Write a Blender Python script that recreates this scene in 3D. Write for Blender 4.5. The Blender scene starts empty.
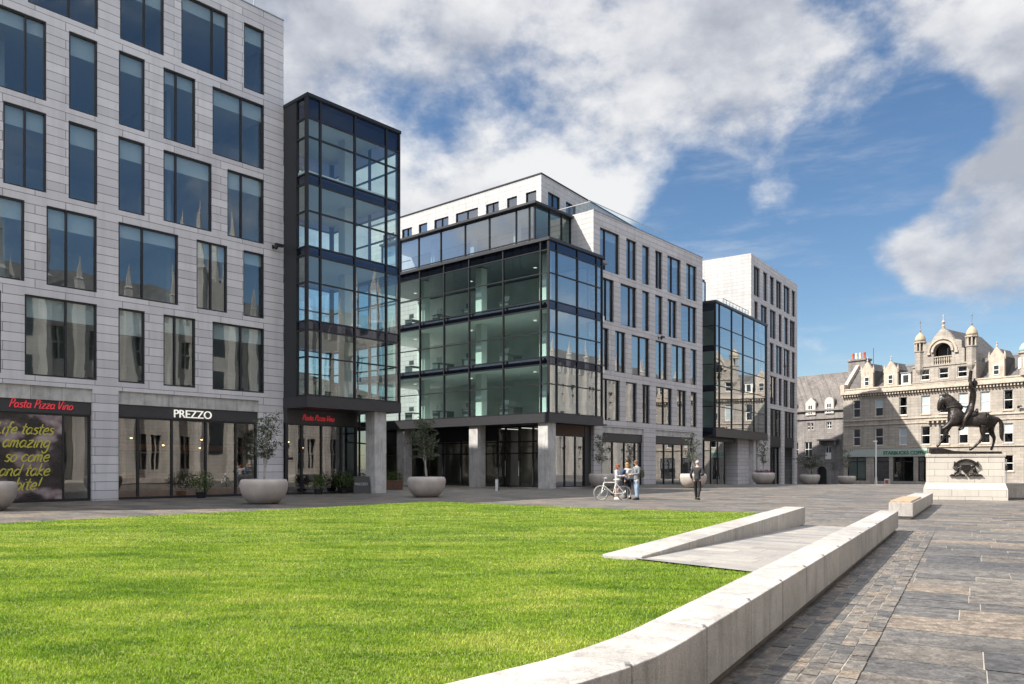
import bpy, math, random
import numpy as np
from mathutils import Vector, Matrix
R = math.radians
random.seed(7)
sc = bpy.context.scene
COL = sc.collection

# ------------------------------------------------------------------ materials
def nt(m):
    m.use_nodes = True
    return m.node_tree.nodes, m.node_tree.links

def newmat(name):
    m = bpy.data.materials.new(name); N, L = nt(m)
    return m, N, L, N['Principled BSDF']

def val(L, a, b): L.new(a, b)

def noise(N, L, vec, scale, detail=4, rough=.55):
    n = N.new('ShaderNodeTexNoise'); n.inputs['Scale'].default_value = scale
    n.inputs['Detail'].default_value = detail; n.inputs['Roughness'].default_value = rough
    if vec is not None: L.new(vec, n.inputs['Vector'])
    return n.outputs['Fac']

def ramp(N, L, fac, stops):
    r = N.new('ShaderNodeValToRGB'); e = r.color_ramp.elements
    while len(e) < len(stops): e.new(.5)
    for i, (p, c) in enumerate(stops):
        e[i].position = p; e[i].color = (c, c, c, 1) if isinstance(c, (int, float)) else (*c, 1)
    L.new(fac, r.inputs['Fac']); return r.outputs['Color']

def mixc(N, L, fac, a, b, mode='MIX'):
    m = N.new('ShaderNodeMix'); m.data_type = 'RGBA'; m.blend_type = mode
    for s, v in ((0, fac), (6, a), (7, b)):
        if hasattr(v, 'is_linked') or hasattr(v, 'links'): L.new(v, m.inputs[s])
        elif s == 0: m.inputs[0].default_value = v
        else: m.inputs[s].default_value = (*v, 1)
    return m.outputs[2]

def math_(N, L, op, a, b=None, c=None):
    m = N.new('ShaderNodeMath'); m.operation = op
    for i, v in enumerate((a, b, c)):
        if v is None: continue
        if isinstance(v, (int, float)): m.inputs[i].default_value = v
        else: L.new(v, m.inputs[i])
    return m.outputs[0]

def bump(N, L, h, dist, bs, strength=1.0):
    b = N.new('ShaderNodeBump'); b.inputs['Distance'].default_value = dist; b.inputs['Strength'].default_value = strength
    L.new(h, b.inputs['Height']); L.new(b.outputs[0], bs.inputs['Normal'])

def plain(name, col, rough=.6, metal=0, var=.12, scale=6, spec=.5, bmp=0):
    m, N, L, b = newmat(name)
    tc = N.new('ShaderNodeTexCoord')
    f = noise(N, L, tc.outputs['Object'], scale)
    lo = tuple(c * (1 - var) for c in col); hi = tuple(min(1, c * (1 + var)) for c in col)
    L.new(ramp(N, L, f, [(.3, lo), (.7, hi)]), b.inputs['Base Color'])
    b.inputs['Roughness'].default_value = rough; b.inputs['Metallic'].default_value = metal
    b.inputs['Specular IOR Level'].default_value = spec
    if bmp: bump(N, L, noise(N, L, tc.outputs['Object'], scale * 4), bmp, b)
    return m

def uvz(N, L, du=0, dz=0):
    """local facade coordinates: u = x + y runs along any wall, v = z"""
    tc = N.new('ShaderNodeTexCoord'); s = N.new('ShaderNodeSeparateXYZ'); L.new(tc.outputs['Object'], s.inputs[0])
    u = math_(N, L, 'ADD', s.outputs[0], s.outputs[1])
    c = N.new('ShaderNodeCombineXYZ')
    L.new(math_(N, L, 'ADD', u, du), c.inputs[0]); L.new(math_(N, L, 'ADD', s.outputs[2], dz), c.inputs[1])
    return tc.outputs['Object'], c.outputs[0]

def brick(N, L, vec, w, h, mortar, c1, c2, cm, off=.5, bias=0, smooth=.1):
    b = N.new('ShaderNodeTexBrick'); b.offset = off
    b.inputs['Scale'].default_value = 1; b.inputs['Brick Width'].default_value = w; b.inputs['Row Height'].default_value = h
    b.inputs['Mortar Size'].default_value = mortar; b.inputs['Mortar Smooth'].default_value = smooth; b.inputs['Bias'].default_value = bias
    b.inputs['Color1'].default_value = (*c1, 1); b.inputs['Color2'].default_value = (*c2, 1); b.inputs['Mortar'].default_value = (*cm, 1)
    L.new(vec, b.inputs['Vector']); return b

def cladding(name, c1, c2, cm, w, h, mortar, dz=0, speck=.12, rough=.7, bmp=.006, stain=.1):
    m, N, L, b = newmat(name)
    o, v = uvz(N, L, 0, dz)
    k = brick(N, L, v, w, h, mortar, c1, c2, cm)
    f = noise(N, L, o, 60, 3, .7)
    g = noise(N, L, o, .5, 5, .6)
    col = mixc(N, L, 1, k.outputs['Color'], ramp(N, L, f, [(.3, 1 - speck), (.7, 1 + 0 * speck)]), 'MULTIPLY')
    col = mixc(N, L, 1, col, ramp(N, L, g, [(.3, 1 - stain), (.65, 1)]), 'MULTIPLY')
    rs = N.new('ShaderNodeMapping'); rs.inputs['Scale'].default_value = (2.6, .16, 1); L.new(v, rs.inputs['Vector'])
    col = mixc(N, L, 1, col, ramp(N, L, noise(N, L, rs.outputs[0], 1.0, 5, .6), [(.36, 1 - stain * .9), (.52, 1)]), 'MULTIPLY')   # rain streaks
    L.new(col, b.inputs['Base Color']); b.inputs['Roughness'].default_value = rough
    h_ = math_(N, L, 'SUBTRACT', 1, k.outputs['Fac']); bump(N, L, h_, bmp, b)
    return m

def granite(name, c, rough=.55, var=.25):
    m, N, L, b = newmat(name)
    tc = N.new('ShaderNodeTexCoord'); o = tc.outputs['Object']
    f = noise(N, L, o, 90, 2, .8); g = noise(N, L, o, 1.6, 5, .65); s = noise(N, L, o, 14, 4, .7)
    col = ramp(N, L, f, [(.32, tuple(x * (1 - var * 1.4) for x in c)), (.47, c), (.62, tuple(min(1, x * (1 + var)) for x in c))])
    col = mixc(N, L, 1, col, ramp(N, L, g, [(.3, .68), (.6, 1.0)]), 'MULTIPLY')
    col = mixc(N, L, 1, col, ramp(N, L, s, [(.25, .85), (.6, 1.0)]), 'MULTIPLY')
    geo = N.new('ShaderNodeNewGeometry')
    col = mixc(N, L, 1, col, ramp(N, L, geo.outputs['Random Per Island'], [(0, .84), (.5, 1), (1, 1.06)]), 'MULTIPLY')
    sm = N.new('ShaderNodeMapping'); sm.inputs['Scale'].default_value = (5, 5, .5); L.new(o, sm.inputs[0])
    col = mixc(N, L, 1, col, ramp(N, L, noise(N, L, sm.outputs[0], 1.3, 6, .7), [(.36, .74), (.5, 1)]), 'MULTIPLY')
    L.new(col, b.inputs['Base Color']); b.inputs['Roughness'].default_value = rough
    bump(N, L, f, .002, b, .6)
    return m

def glass(name, tint, base, gloss=(1, 1, 1), wav=.006, wscale=.55, fres=.9):
    m = bpy.data.materials.new(name); N, L = nt(m); N.remove(N['Principled BSDF'])
    t = N.new('ShaderNodeBsdfTransparent'); t.inputs[0].default_value = (*tint, 1)
    g = N.new('ShaderNodeBsdfGlossy'); g.inputs['Color'].default_value = (*gloss, 1); g.inputs['Roughness'].default_value = .006
    fr = N.new('ShaderNodeLayerWeight'); fr.inputs['Blend'].default_value = .5     # Schlick curve, the same from both sides
    sch = math_(N, L, 'POWER', fr.outputs['Facing'], 4.2)
    fac = math_(N, L, 'MINIMUM', math_(N, L, 'ADD', math_(N, L, 'MULTIPLY', sch, fres), base + .04), 1.0)
    tc = N.new('ShaderNodeTexCoord'); h = noise(N, L, tc.outputs['Object'], wscale, 2, .4)
    b = N.new('ShaderNodeBump'); b.inputs['Distance'].default_value = wav; L.new(h, b.inputs['Height'])
    L.new(b.outputs[0], g.inputs['Normal'])
    mx = N.new('ShaderNodeMixShader'); L.new(fac, mx.inputs[0]); L.new(t.outputs[0], mx.inputs[1]); L.new(g.outputs[0], mx.inputs[2])
    L.new(mx.outputs[0], N['Material Output'].inputs['Surface'])
    return m

def emit(name, col, s):
    m, N, L, b = newmat(name)
    b.inputs['Base Color'].default_value = (*col, 1); b.inputs['Emission Color'].default_value = (*col, 1); b.inputs['Emission Strength'].default_value = s
    return m

M = {}
M['clad'] = cladding('pale_granite_cladding', (.70, .685, .71), (.56, .545, .575), (.20, .19, .20), 2.34, .386, .012, dz=-.06, bmp=.008)
M['clad_white'] = cladding('white_granite_cladding', (.53, .52, .515), (.475, .465, .46), (.24, .23, .225), 1.5, .386, .01, dz=-.06)
M['clad_mid'] = cladding('grey_granite_cladding', (.61, .585, .59), (.52, .495, .50), (.19, .18, .18), 2.34, .386, .012, dz=-.02)
M['column'] = granite('column_granite', (.52, .505, .49), .6, .12)
M['metal'] = plain('dark_grey_metal', (.028, .029, .033), .38, .4, .1)
M['fascia'] = plain('charcoal_fascia_metal', (.045, .045, .05), .42, .3, .08)
M['black'] = plain('black_paint', (.012, .012, .013), .4)
M['panel'] = plain('dark_cladding_panel', (.03, .032, .035), .45, .2, .1)
M['towerglass'] = glass('pale_tower_glass', (.76, .88, .87), .13, (.92, .97, 1.0), .004)
M['winglass'] = glass('blue_tinted_window_glass', (.66, .74, .76), .15, (.88, .95, 1.0), .004)
M['bayglass'] = glass('green_tinted_bay_glass', (.62, .77, .74), .10, (.88, .96, 1.0), .004)
M['mirror'] = glass('reflective_street_glass', (.6, .7, .7), .32, (.95, .97, 1.0), .004)
M['shopglass'] = glass('shop_window_glass', (.72, .76, .74), .14, (1, 1, 1), .003)
M['spandrel'] = glass('dark_spandrel_glass', (.10, .11, .15), .05, (.75, .8, 1))
M['clearglass'] = glass('clear_balustrade_glass', (.88, .94, .93), .05, (.95, 1, 1))
M['blind'] = plain('pale_roller_blind', (.66, .70, .68), .9, 0, .03)
M['ceil'] = plain('white_ceiling', (.8, .8, .78), .9, 0, .03)
M['inwall'] = plain('interior_wall_paint', (.6, .63, .61), .9, 0, .15, .6)
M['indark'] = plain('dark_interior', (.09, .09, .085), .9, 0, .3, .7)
M['infloor'] = plain('office_carpet', (.12, .12, .13), .95, 0, .2, 1)
M['ceil_lamp'] = emit('lit_ceiling_lamp', (1, .97, .9), .45)
M['timber'] = plain('warm_timber', (.30, .15, .09), .6, 0, .25, 3)
M['bulb'] = emit('warm_lamp_bulb', (1, .55, .2), 9)
M['red'] = emit('red_sign_letters', (.75, .05, .07), .12)
M['white_letters'] = emit('white_sign_letters', (.9, .86, .78), .25)
M['yellow'] = plain('yellow_brush_paint', (.50, .45, .06), .6, 0, .1)
M['white'] = plain('white_paint', (.78, .77, .74), .5, 0, .05)
M['slate'] = cladding('grey_slate_roof', (.17, .155, .145), (.12, .112, .108), (.05, .05, .05), .32, .22, .012, speck=.25, stain=.35)
M['oldslate'] = cladding('weathered_slate_roof', (.235, .205, .185), (.17, .15, .14), (.09, .08, .075), .36, .26, .014, speck=.3, stain=.45)
M['sand'] = cladding('warm_grey_granite_ashlar', (.455, .405, .35), (.37, .33, .285), (.22, .195, .165), .95, .36, .012, speck=.2, stain=.22)
M['sandtrim'] = granite('dressed_granite_trim', (.50, .43, .35), .7, .12)
M['oldstone'] = cladding('old_grey_rubble_granite', (.33, .30, .285), (.25, .23, .22), (.15, .14, .13), .7, .28, .014, speck=.25, stain=.3)
M['college'] = cladding('silver_granite_college', (.56, .53, .49), (.50, .47, .435), (.22, .21, .2), 1.1, .42, .014, speck=.15, stain=.2)
M['sash'] = plain('white_sash_paint', (.72, .71, .68), .5, 0, .04)
M['oldglass'] = glass('old_sash_glass', (.22, .23, .24), .10, (.9, .95, 1), .004, 1.2)
M['netglass'] = plain('closed_pale_blind_glass', (.40, .45, .46), .35, 0, .06, 1)
M['copper'] = plain('green_copper', (.30, .50, .43), .7, 0, .2, 3)
M['lead'] = plain('grey_lead', (.22, .23, .25), .6, .2)
M['terracotta'] = plain('terracotta_pot', (.45, .12, .07), .8, 0, .2)
M['buffpot'] = plain('buff_chimney_pot', (.62, .52, .40), .8, 0, .2)
M['wallgran'] = granite('bench_wall_granite', (.45, .42, .39), .55, .22)
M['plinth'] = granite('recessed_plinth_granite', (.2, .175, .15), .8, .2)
M['pedestal'] = cladding('cream_pedestal_granite', (.60, .56, .50), (.54, .50, .45), (.30, .27, .23), 1.05, .305, .008, dz=-.16, speck=.12, stain=.12)
M['planter'] = plain('smooth_beige_concrete', (.42, .375, .34), .65, 0, .17, 1.6, .4, .002)
M['soil'] = plain('dark_soil', (.05, .035, .025), 1, 0, .3, 12)
M['bark'] = plain('pale_grey_bark', (.34, .31, .27), .9, 0, .3, 12)
M['green'] = plain('shop_green_letters', (.01, .16, .08), .5)
M['shopband'] = plain('pale_green_grey_fascia', (.37, .41, .37), .6, 0, .05)
M['timber_dark'] = plain('dark_brown_fascia', (.09, .05, .04), .6, 0, .2)
M['inwall_warm'] = plain('warm_lobby_wall', (.45, .40, .32), .9, 0, .3, .8)
M['domestone'] = plain('ochre_dome_stone', (.38, .31, .215), .8, 0, .12, 3)
M['palestone'] = plain('pale_dormer_stone', (.50, .46, .42), .8, 0, .1)
M['green_panel'] = plain('green_shop_panel', (.05, .14, .10), .6, 0, .3, 1)
M['oldpane'] = plain('dark_sash_pane', (.04, .045, .05), .12, 0, .1, 2)
M['timber_red'] = plain('red_brown_timber_trough', (.12, .06, .04), .7, 0, .2, 4)
M['timber_pale'] = plain('weathered_bench_timber', (.36, .27, .18), .7, 0, .3, 9)
M['steel'] = plain('brushed_steel', (.55, .55, .54), .35, .8, .06)

def foliage(name, c, var=.5):
    m, N, L, b = newmat(name)
    geo = N.new('ShaderNodeNewGeometry')
    col = ramp(N, L, geo.outputs['Random Per Island'], [(0, tuple(x * (1 - var) for x in c)), (.6, c), (1, tuple(x * (1 + var) for x in c))])
    L.new(col, b.inputs['Base Color']); b.inputs['Roughness'].default_value = .6
    t = N.new('ShaderNodeBsdfTranslucent'); L.new(col, t.inputs[0])
    mx = N.new('ShaderNodeMixShader'); mx.inputs[0].default_value = .35
    L.new(b.outputs[0], mx.inputs[1]); L.new(t.outputs[0], mx.inputs[2]); L.new(mx.outputs[0], N['Material Output'].inputs['Surface'])
    return m
M['olive'] = foliage('olive_leaves', (.085, .105, .06))
M['hedge'] = foliage('hedge_leaves', (.07, .11, .025))
M['darkleaf'] = foliage('dark_shrub_leaves', (.035, .05, .022))

def bronze():
    m, N, L, b = newmat('dark_bronze')
    tc = N.new('ShaderNodeTexCoord'); f = noise(N, L, tc.outputs['Object'], 5, 6, .7)
    L.new(ramp(N, L, f, [(.35, (.012, .010, .009)), (.6, (.040, .032, .028)), (.8, (.085, .072, .062))]), b.inputs['Base Color'])
    b.inputs['Metallic'].default_value = .55; b.inputs['Roughness'].default_value = .36
    bump(N, L, noise(N, L, tc.outputs['Object'], 14, 3), .02, b)
    return m
M['bronze'] = bronze()

# ------------------------------------------------------------------ mesh builder
class MB:
    def __init__(s): s.v = []; s.f = []
    def add(s, vs, fs):
        o = len(s.v); s.v += [tuple(p) for p in vs]; s.f += [tuple(i + o for i in f) for f in fs]; return s
    def quad(s, a, b, c, d): return s.add([a, b, c, d], [(0, 1, 2, 3)])
    def box(s, x0, x1, y0, y1, z0, z1, P=None):
        if x0 > x1: x0, x1 = x1, x0
        if y0 > y1: y0, y1 = y1, y0
        vs = [(x0, y0, z0), (x1, y0, z0), (x1, y1, z0), (x0, y1, z0), (x0, y0, z1), (x1, y0, z1), (x1, y1, z1), (x0, y1, z1)]
        if P: vs = [P(*p) for p in vs]
        return s.add(vs, [(0, 3, 2, 1), (4, 5, 6, 7), (0, 1, 5, 4), (1, 2, 6, 5), (2, 3, 7, 6), (3, 0, 4, 7)])
    def prism(s, poly, z0, z1, top=None):
        n = len(poly); t = top or poly
        vs = [(x, y, z0) for x, y in poly] + [(x, y, z1) for x, y in t]
        return s.add(vs, [tuple(range(n))[::-1], tuple(range(n, 2 * n))] + [(i, (i + 1) % n, n + (i + 1) % n, n + i) for i in range(n)])
    def slab(s, prof, y0, y1, P=None):
        """profile (x,z) extruded along y"""
        n = len(prof); vs = [(x, y0, z) for x, z in prof] + [(x, y1, z) for x, z in prof]
        if P: vs = [P(*p) for p in vs]
        return s.add(vs, [tuple(range(n)), tuple(range(n, 2 * n))[::-1]] + [(i, n + i, n + (i + 1) % n, (i + 1) % n) for i in range(n)])
    def tube(s, pts, r, n=8, cap=True):
        pts = [Vector(p) for p in pts]; k = len(pts); rs = r if isinstance(r, (list, tuple)) else [r] * k
        t0 = (pts[1] - pts[0]).normalized(); up = Vector((0, 0, 1)) if abs(t0.z) < .9 else Vector((1, 0, 0))
        nrm = t0.cross(up).normalized(); vs = []; fs = []
        for i in range(k):
            t = (pts[min(i + 1, k - 1)] - pts[max(i - 1, 0)])
            t = t.normalized() if t.length > 1e-9 else t0
            nrm = (nrm - t * nrm.dot(t)); nrm = nrm.normalized() if nrm.length > 1e-6 else t.orthogonal().normalized()
            bn = t.cross(nrm)
            for j in range(n):
                a = 2 * math.pi * j / n; vs.append(pts[i] + (nrm * math.cos(a) + bn * math.sin(a)) * rs[i])
        for i in range(k - 1):
            for j in range(n): fs.append((i * n + j, i * n + (j + 1) % n, (i + 1) * n + (j + 1) % n, (i + 1) * n + j))
        if cap: fs += [tuple(range(n))[::-1], tuple(range((k - 1) * n, k * n))]
        return s.add(vs, fs)
    def lathe(s, prof, c=(0, 0, 0), n=16, ax='z'):
        vs = []; fs = []
        for r, z in prof:
            for j in range(n):
                a = 2 * math.pi * (j + .5) / n; x, y = r * math.cos(a), r * math.sin(a)
                vs.append((c[0] + x, c[1] + y, c[2] + z) if ax == 'z' else (c[0] + x, c[1] + z, c[2] + y))
        for i in range(len(prof) - 1):
            for j in range(n): fs.append((i * n + j, i * n + (j + 1) % n, (i + 1) * n + (j + 1) % n, (i + 1) * n + j))
        fs += [tuple(range(n))[::-1], tuple(range((len(prof) - 1) * n, len(prof) * n))]
        return s.add(vs, fs)
    def ell(s, c, r, n=12, m=8):
        prof = [(max(1e-4, math.sin(math.pi * i / m)), -math.cos(math.pi * i / m)) for i in range(m + 1)]
        vs = []; fs = []
        for q, z in prof:
            for j in range(n):
                a = 2 * math.pi * j / n; vs.append((c[0] + r[0] * q * math.cos(a), c[1] + r[1] * q * math.sin(a), c[2] + r[2] * z))
        for i in range(m):
            for j in range(n): fs.append((i * n + j, i * n + (j + 1) % n, (i + 1) * n + (j + 1) % n, (i + 1) * n + j))
        return s.add(vs, fs)
    def torus(s, c, R_, r, n=28, m=6, ax='y'):
        vs = []; fs = []
        for i in range(n):
            a = 2 * math.pi * i / n
            for j in range(m):
                b = 2 * math.pi * j / m; q = R_ + r * math.cos(b); h = r * math.sin(b)
                p = (q * math.cos(a), h, q * math.sin(a)) if ax == 'y' else (q * math.cos(a), q * math.sin(a), h)
                vs.append((c[0] + p[0], c[1] + p[1], c[2] + p[2]))
        for i in range(n):
            for j in range(m): fs.append((i * m + j, i * m + (j + 1) % m, ((i + 1) % n) * m + (j + 1) % m, ((i + 1) % n) * m + j))
        return s.add(vs, fs)
    def build(s, name, mat, parent=None, smooth=False, bevel=0, mats=None, fix=True):
        me = bpy.data.meshes.new(name); me.from_pydata(s.v, [], s.f); me.update()
        for k in (mats or [mat]): me.materials.append(M[k] if isinstance(k, str) else k)
        if fix and len(s.f) < 30000:
            import bmesh
            bm = bmesh.new(); bm.from_mesh(me); bmesh.ops.recalc_face_normals(bm, faces=bm.faces); bm.to_mesh(me); bm.free()
        if smooth: me.polygons.foreach_set('use_smooth', [True] * len(me.polygons))
        o = bpy.data.objects.new(name, me); COL.objects.link(o)
        if parent: o.parent = parent
        if bevel:
            b = o.modifiers.new('bevel', 'BEVEL'); b.width = bevel; b.segments = 2; b.limit_method = 'ANGLE'; b.angle_limit = R(40)
        return o

def tag(o, label=None, cat=None, group=None, kind=None):
    if label: o['label'] = label
    if cat: o['category'] = cat
    if group: o['group'] = group
    if kind: o['kind'] = kind
    return o

def thing(name, label, cat, loc=(0, 0, 0), rz=0, group=None):
    o = bpy.data.objects.new(name, None); COL.objects.link(o); o.location = loc; o.rotation_euler.z = rz
    o.empty_display_size = .3
    return tag(o, label, cat, group)

def copy_tree(o, parent=None):
    c = o.copy(); COL.objects.link(c)
    if parent: c.parent = parent
    for ch in [x for x in o.children]: copy_tree(ch, c)
    return c

def skin(name, V, E, mat, parent=None, sub=2):
    """one continuous surface over a skeleton: V = [(x,y,z,r) or (x,y,z,rx,ry)]"""
    me = bpy.data.meshes.new(name); me.from_pydata([v[:3] for v in V], E, []); me.update()
    o = bpy.data.objects.new(name, me); COL.objects.link(o)
    o.modifiers.new('skin', 'SKIN').use_smooth_shade = True
    for i, v in enumerate(V):
        sv = me.skin_vertices[0].data[i]; sv.radius = (v[3], v[4] if len(v) > 4 else v[3]); sv.use_root = (i == 0)
    sb = o.modifiers.new('sub', 'SUBSURF'); sb.levels = sub; sb.render_levels = sub
    dg = bpy.context.evaluated_depsgraph_get(); dg.update()
    nm = bpy.data.meshes.new_from_object(o.evaluated_get(dg)); nm.name = name
    o.modifiers.clear(); o.data = nm; bpy.data.meshes.remove(me)
    nm.materials.clear(); nm.materials.append(M[mat] if isinstance(mat, str) else mat)
    nm.polygons.foreach_set('use_smooth', [True] * len(nm.polygons))
    if parent: o.parent = parent
    return o

def chain(n, start=0): return [(start + i, start + i + 1) for i in range(n - 1)]

# ------------------------------------------------------------------ facades
def PX(y0=0):                       # wall facing local -y; w = depth into the building
    return lambda u, w, z: (u, y0 + w, z)
def PY(x0, sgn=1):                  # wall facing local -x (sgn=1) or +x (sgn=-1); u runs along y
    return lambda u, w, z: (x0 + sgn * w, u, z)

def facade(b, P, u0, u1, z0, z1, holes, depth):
    us = sorted({u0, u1, *[h[0] for h in holes], *[h[1] for h in holes]}); zs = sorted({z0, z1, *[h[2] for h in holes], *[h[3] for h in holes]})
    us = [u for u in us if u0 <= u <= u1]; zs = [z for z in zs if z0 <= z <= z1]
    for i in range(len(us) - 1):
        for j in range(len(zs) - 1):
            cu, cz = (us[i] + us[i + 1]) / 2, (zs[j] + zs[j + 1]) / 2
            if any(h[0] < cu < h[1] and h[2] < cz < h[3] for h in holes): continue
            b.quad(P(us[i], 0, zs[j]), P(us[i + 1], 0, zs[j]), P(us[i + 1], 0, zs[j + 1]), P(us[i], 0, zs[j + 1]))
    for a, c, d, e in holes:
        for p, q in (((a, d), (a, e)), ((a, e), (c, e)), ((c, e), (c, d)), ((c, d), (a, d))):
            b.quad(P(p[0], 0, p[1]), P(q[0], 0, q[1]), P(q[0], depth, q[1]), P(p[0], depth, p[1]))

def bars(b, P, u0, u1, z0, z1, w0, w1, t, mulls=(), trans=(), tm=None):
    tm = tm or t
    B = lambda *a: b.box(*a, P=P)
    B(u0, u0 + t, w0, w1, z0, z1); B(u1 - t, u1, w0, w1, z0, z1)
    B(u0 + t, u1 - t, w0, w1, z0, z0 + t); B(u0 + t, u1 - t, w0, w1, z1 - t, z1)
    for m in mulls: B(m - tm / 2, m + tm / 2, w0 + .004, w1 - .004, z0 + t, z1 - t)
    for z in trans: B(u0 + t, u1 - t, w0 + .008, w1 - .008, z - tm / 2, z + tm / 2)

def pane(P, u0, u1, z0, z1, w, mat, parent, name='pane'):
    return MB().quad(P(u0, w, z0), P(u1, w, z0), P(u1, w, z1), P(u0, w, z1)).build(name, mat, parent, fix=False)

def window(root, P, u0, u1, z0, z1, mulls=(), trans=(), w0=.06, w1=.2, t=.07, gl='winglass', fr='metal', blind=0, name='window', tm=None):
    b = MB(); bars(b, P, u0, u1, z0, z1, w0, w1, t, mulls, trans, tm)
    o = b.build(name, fr, root)
    pane(P, u0 + t * .6, u1 - t * .6, z0 + t * .6, z1 - t * .6, (w0 + w1) / 2 + .02, gl, o)
    if blind:
        MB().box(u0 + .02, u1 - .02, w1 + .06, w1 + .09, z1 - blind, z1 + .02, P=P).build('blind', 'blind', o)
    return o

def curtain(part, P, us, bands, trans, t=.09, gl='bayglass', sp='spandrel', w0=0, w1=.16, z0=None, z1=None, frame=None):
    """glazed wall: verticals at us, dark floor bands, transoms; panes and spandrels become children of part"""
    z0 = z0 if z0 is not None else bands[0][0]; z1 = z1 if z1 is not None else bands[-1][1]
    b = frame
    for u in us: b.box(u - t / 2, u + t / 2, w0, w1, z0, z1, P=P)
    lv = sorted({z0, z1, *[z for q in bands for z in q], *trans}); lv = [z for z in lv if z0 <= z <= z1]
    for i in range(len(us) - 1):
        for z in lv: b.box(us[i] + t / 2, us[i + 1] - t / 2, w0 + .02, w1 - .02, max(z0, z - .035), min(z1, z + .035), P=P)
        for j in range(len(lv) - 1):
            mid = (lv[j] + lv[j + 1]) / 2
            band = any(q[0] < mid < q[1] for q in bands)
            pane(P, us[i] + t * .3, us[i + 1] - t * .3, lv[j] + .02, lv[j + 1] - .02, (w0 + w1) / 2 + .0, sp if band else gl, part, 'spandrel_panel' if band else 'pane')
# ------------------------------------------------------------------ setting: ground
def ground_z(y): return -0.028 * max(0, y - 65) if y < 110 else -1.26
WD = (.508, .861)                      # direction of the granite bench wall / paving
def paving(name, w, h, c1, c2, cm, mortar, ang, var=.5, rough=.62, bmp=.016):
    m, N, L, b = newmat(name)
    tc = N.new('ShaderNodeTexCoord'); mp = N.new('ShaderNodeMapping'); mp.inputs['Rotation'].default_value = (0, 0, ang)
    L.new(tc.outputs['Object'], mp.inputs['Vector']); o = mp.outputs[0]
    k = brick(N, L, o, w, h, mortar, c1, c2, cm, off=.37); k.squash = .62; k.squash_frequency = 3
    k2 = brick(N, L, o, w, h, 0, (.70, .71, .74), (1.16, 1.10, 1.02), (1, 1, 1), off=.37); k2.squash = .62; k2.squash_frequency = 3
    sh = N.new('ShaderNodeMapping'); sh.inputs['Location'].default_value = (0, 12 * h, 0); L.new(o, sh.inputs['Vector']); L.new(sh.outputs[0], k2.inputs['Vector'])
    st = N.new('ShaderNodeMapping'); st.inputs['Scale'].default_value = (1, 1.7, 1); L.new(o, st.inputs['Vector'])
    f = noise(N, L, st.outputs[0], 2.6, 9, .78); g = noise(N, L, o, .3, 5, .65); q = noise(N, L, o, 38, 4, .8)
    col = mixc(N, L, 1, k.outputs['Color'], k2.outputs['Color'], 'MULTIPLY')
    col = mixc(N, L, 1, col, ramp(N, L, f, [(.30, 1 - var), (.5, 1), (.72, 1.3)]), 'MULTIPLY')
    col = mixc(N, L, 1, col, ramp(N, L, g, [(.35, .8), (.65, 1.1)]), 'MULTIPLY')
    col = mixc(N, L, 1, col, ramp(N, L, q, [(.3, .66), (.7, 1.22)]), 'MULTIPLY')
    col = mixc(N, L, k.outputs['Fac'], col, cm)
    L.new(col, b.inputs['Base Color']); b.inputs['Roughness'].default_value = rough
    hh = math_(N, L, 'SUBTRACT', math_(N, L, 'MULTIPLY', f, 1.3), k.outputs['Fac'])
    bump(N, L, hh, bmp, b, .8)
    return m
ANG = math.atan2(.508, .861)           # slabs run across the wall direction
M['slabs'] = paving('riven_stone_slabs', 1.5, .56, (.15, .135, .118), (.09, .09, .092), (.2, .18, .15), .008, ANG)
M['setts'] = paving('small_stone_setts', .42, .20, (.15, .136, .12), (.10, .096, .092), (.165, .15, .13), .007, ANG + R(90), .45)
M['ramp'] = paving('pale_granite_paving', .9, .45, (.35, .335, .315), (.29, .28, .265), (.2, .19, .175), .008, ANG, .15, .6, .004)

g = MB(); ys = [-150, -40, 0, 20, 40, 65, 75, 85, 95, 110, 160, 260, 700]; xs = [-500, -100, -40, 0, 40, 100, 500]
g.add([(x, y, ground_z(y)) for y in ys for x in xs], [(j * 7 + i, j * 7 + i + 1, (j + 1) * 7 + i + 1, (j + 1) * 7 + i) for j in range(len(ys) - 1) for i in range(6)])
tag(g.build('ground', 'slabs', fix=False), kind='structure')

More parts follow.
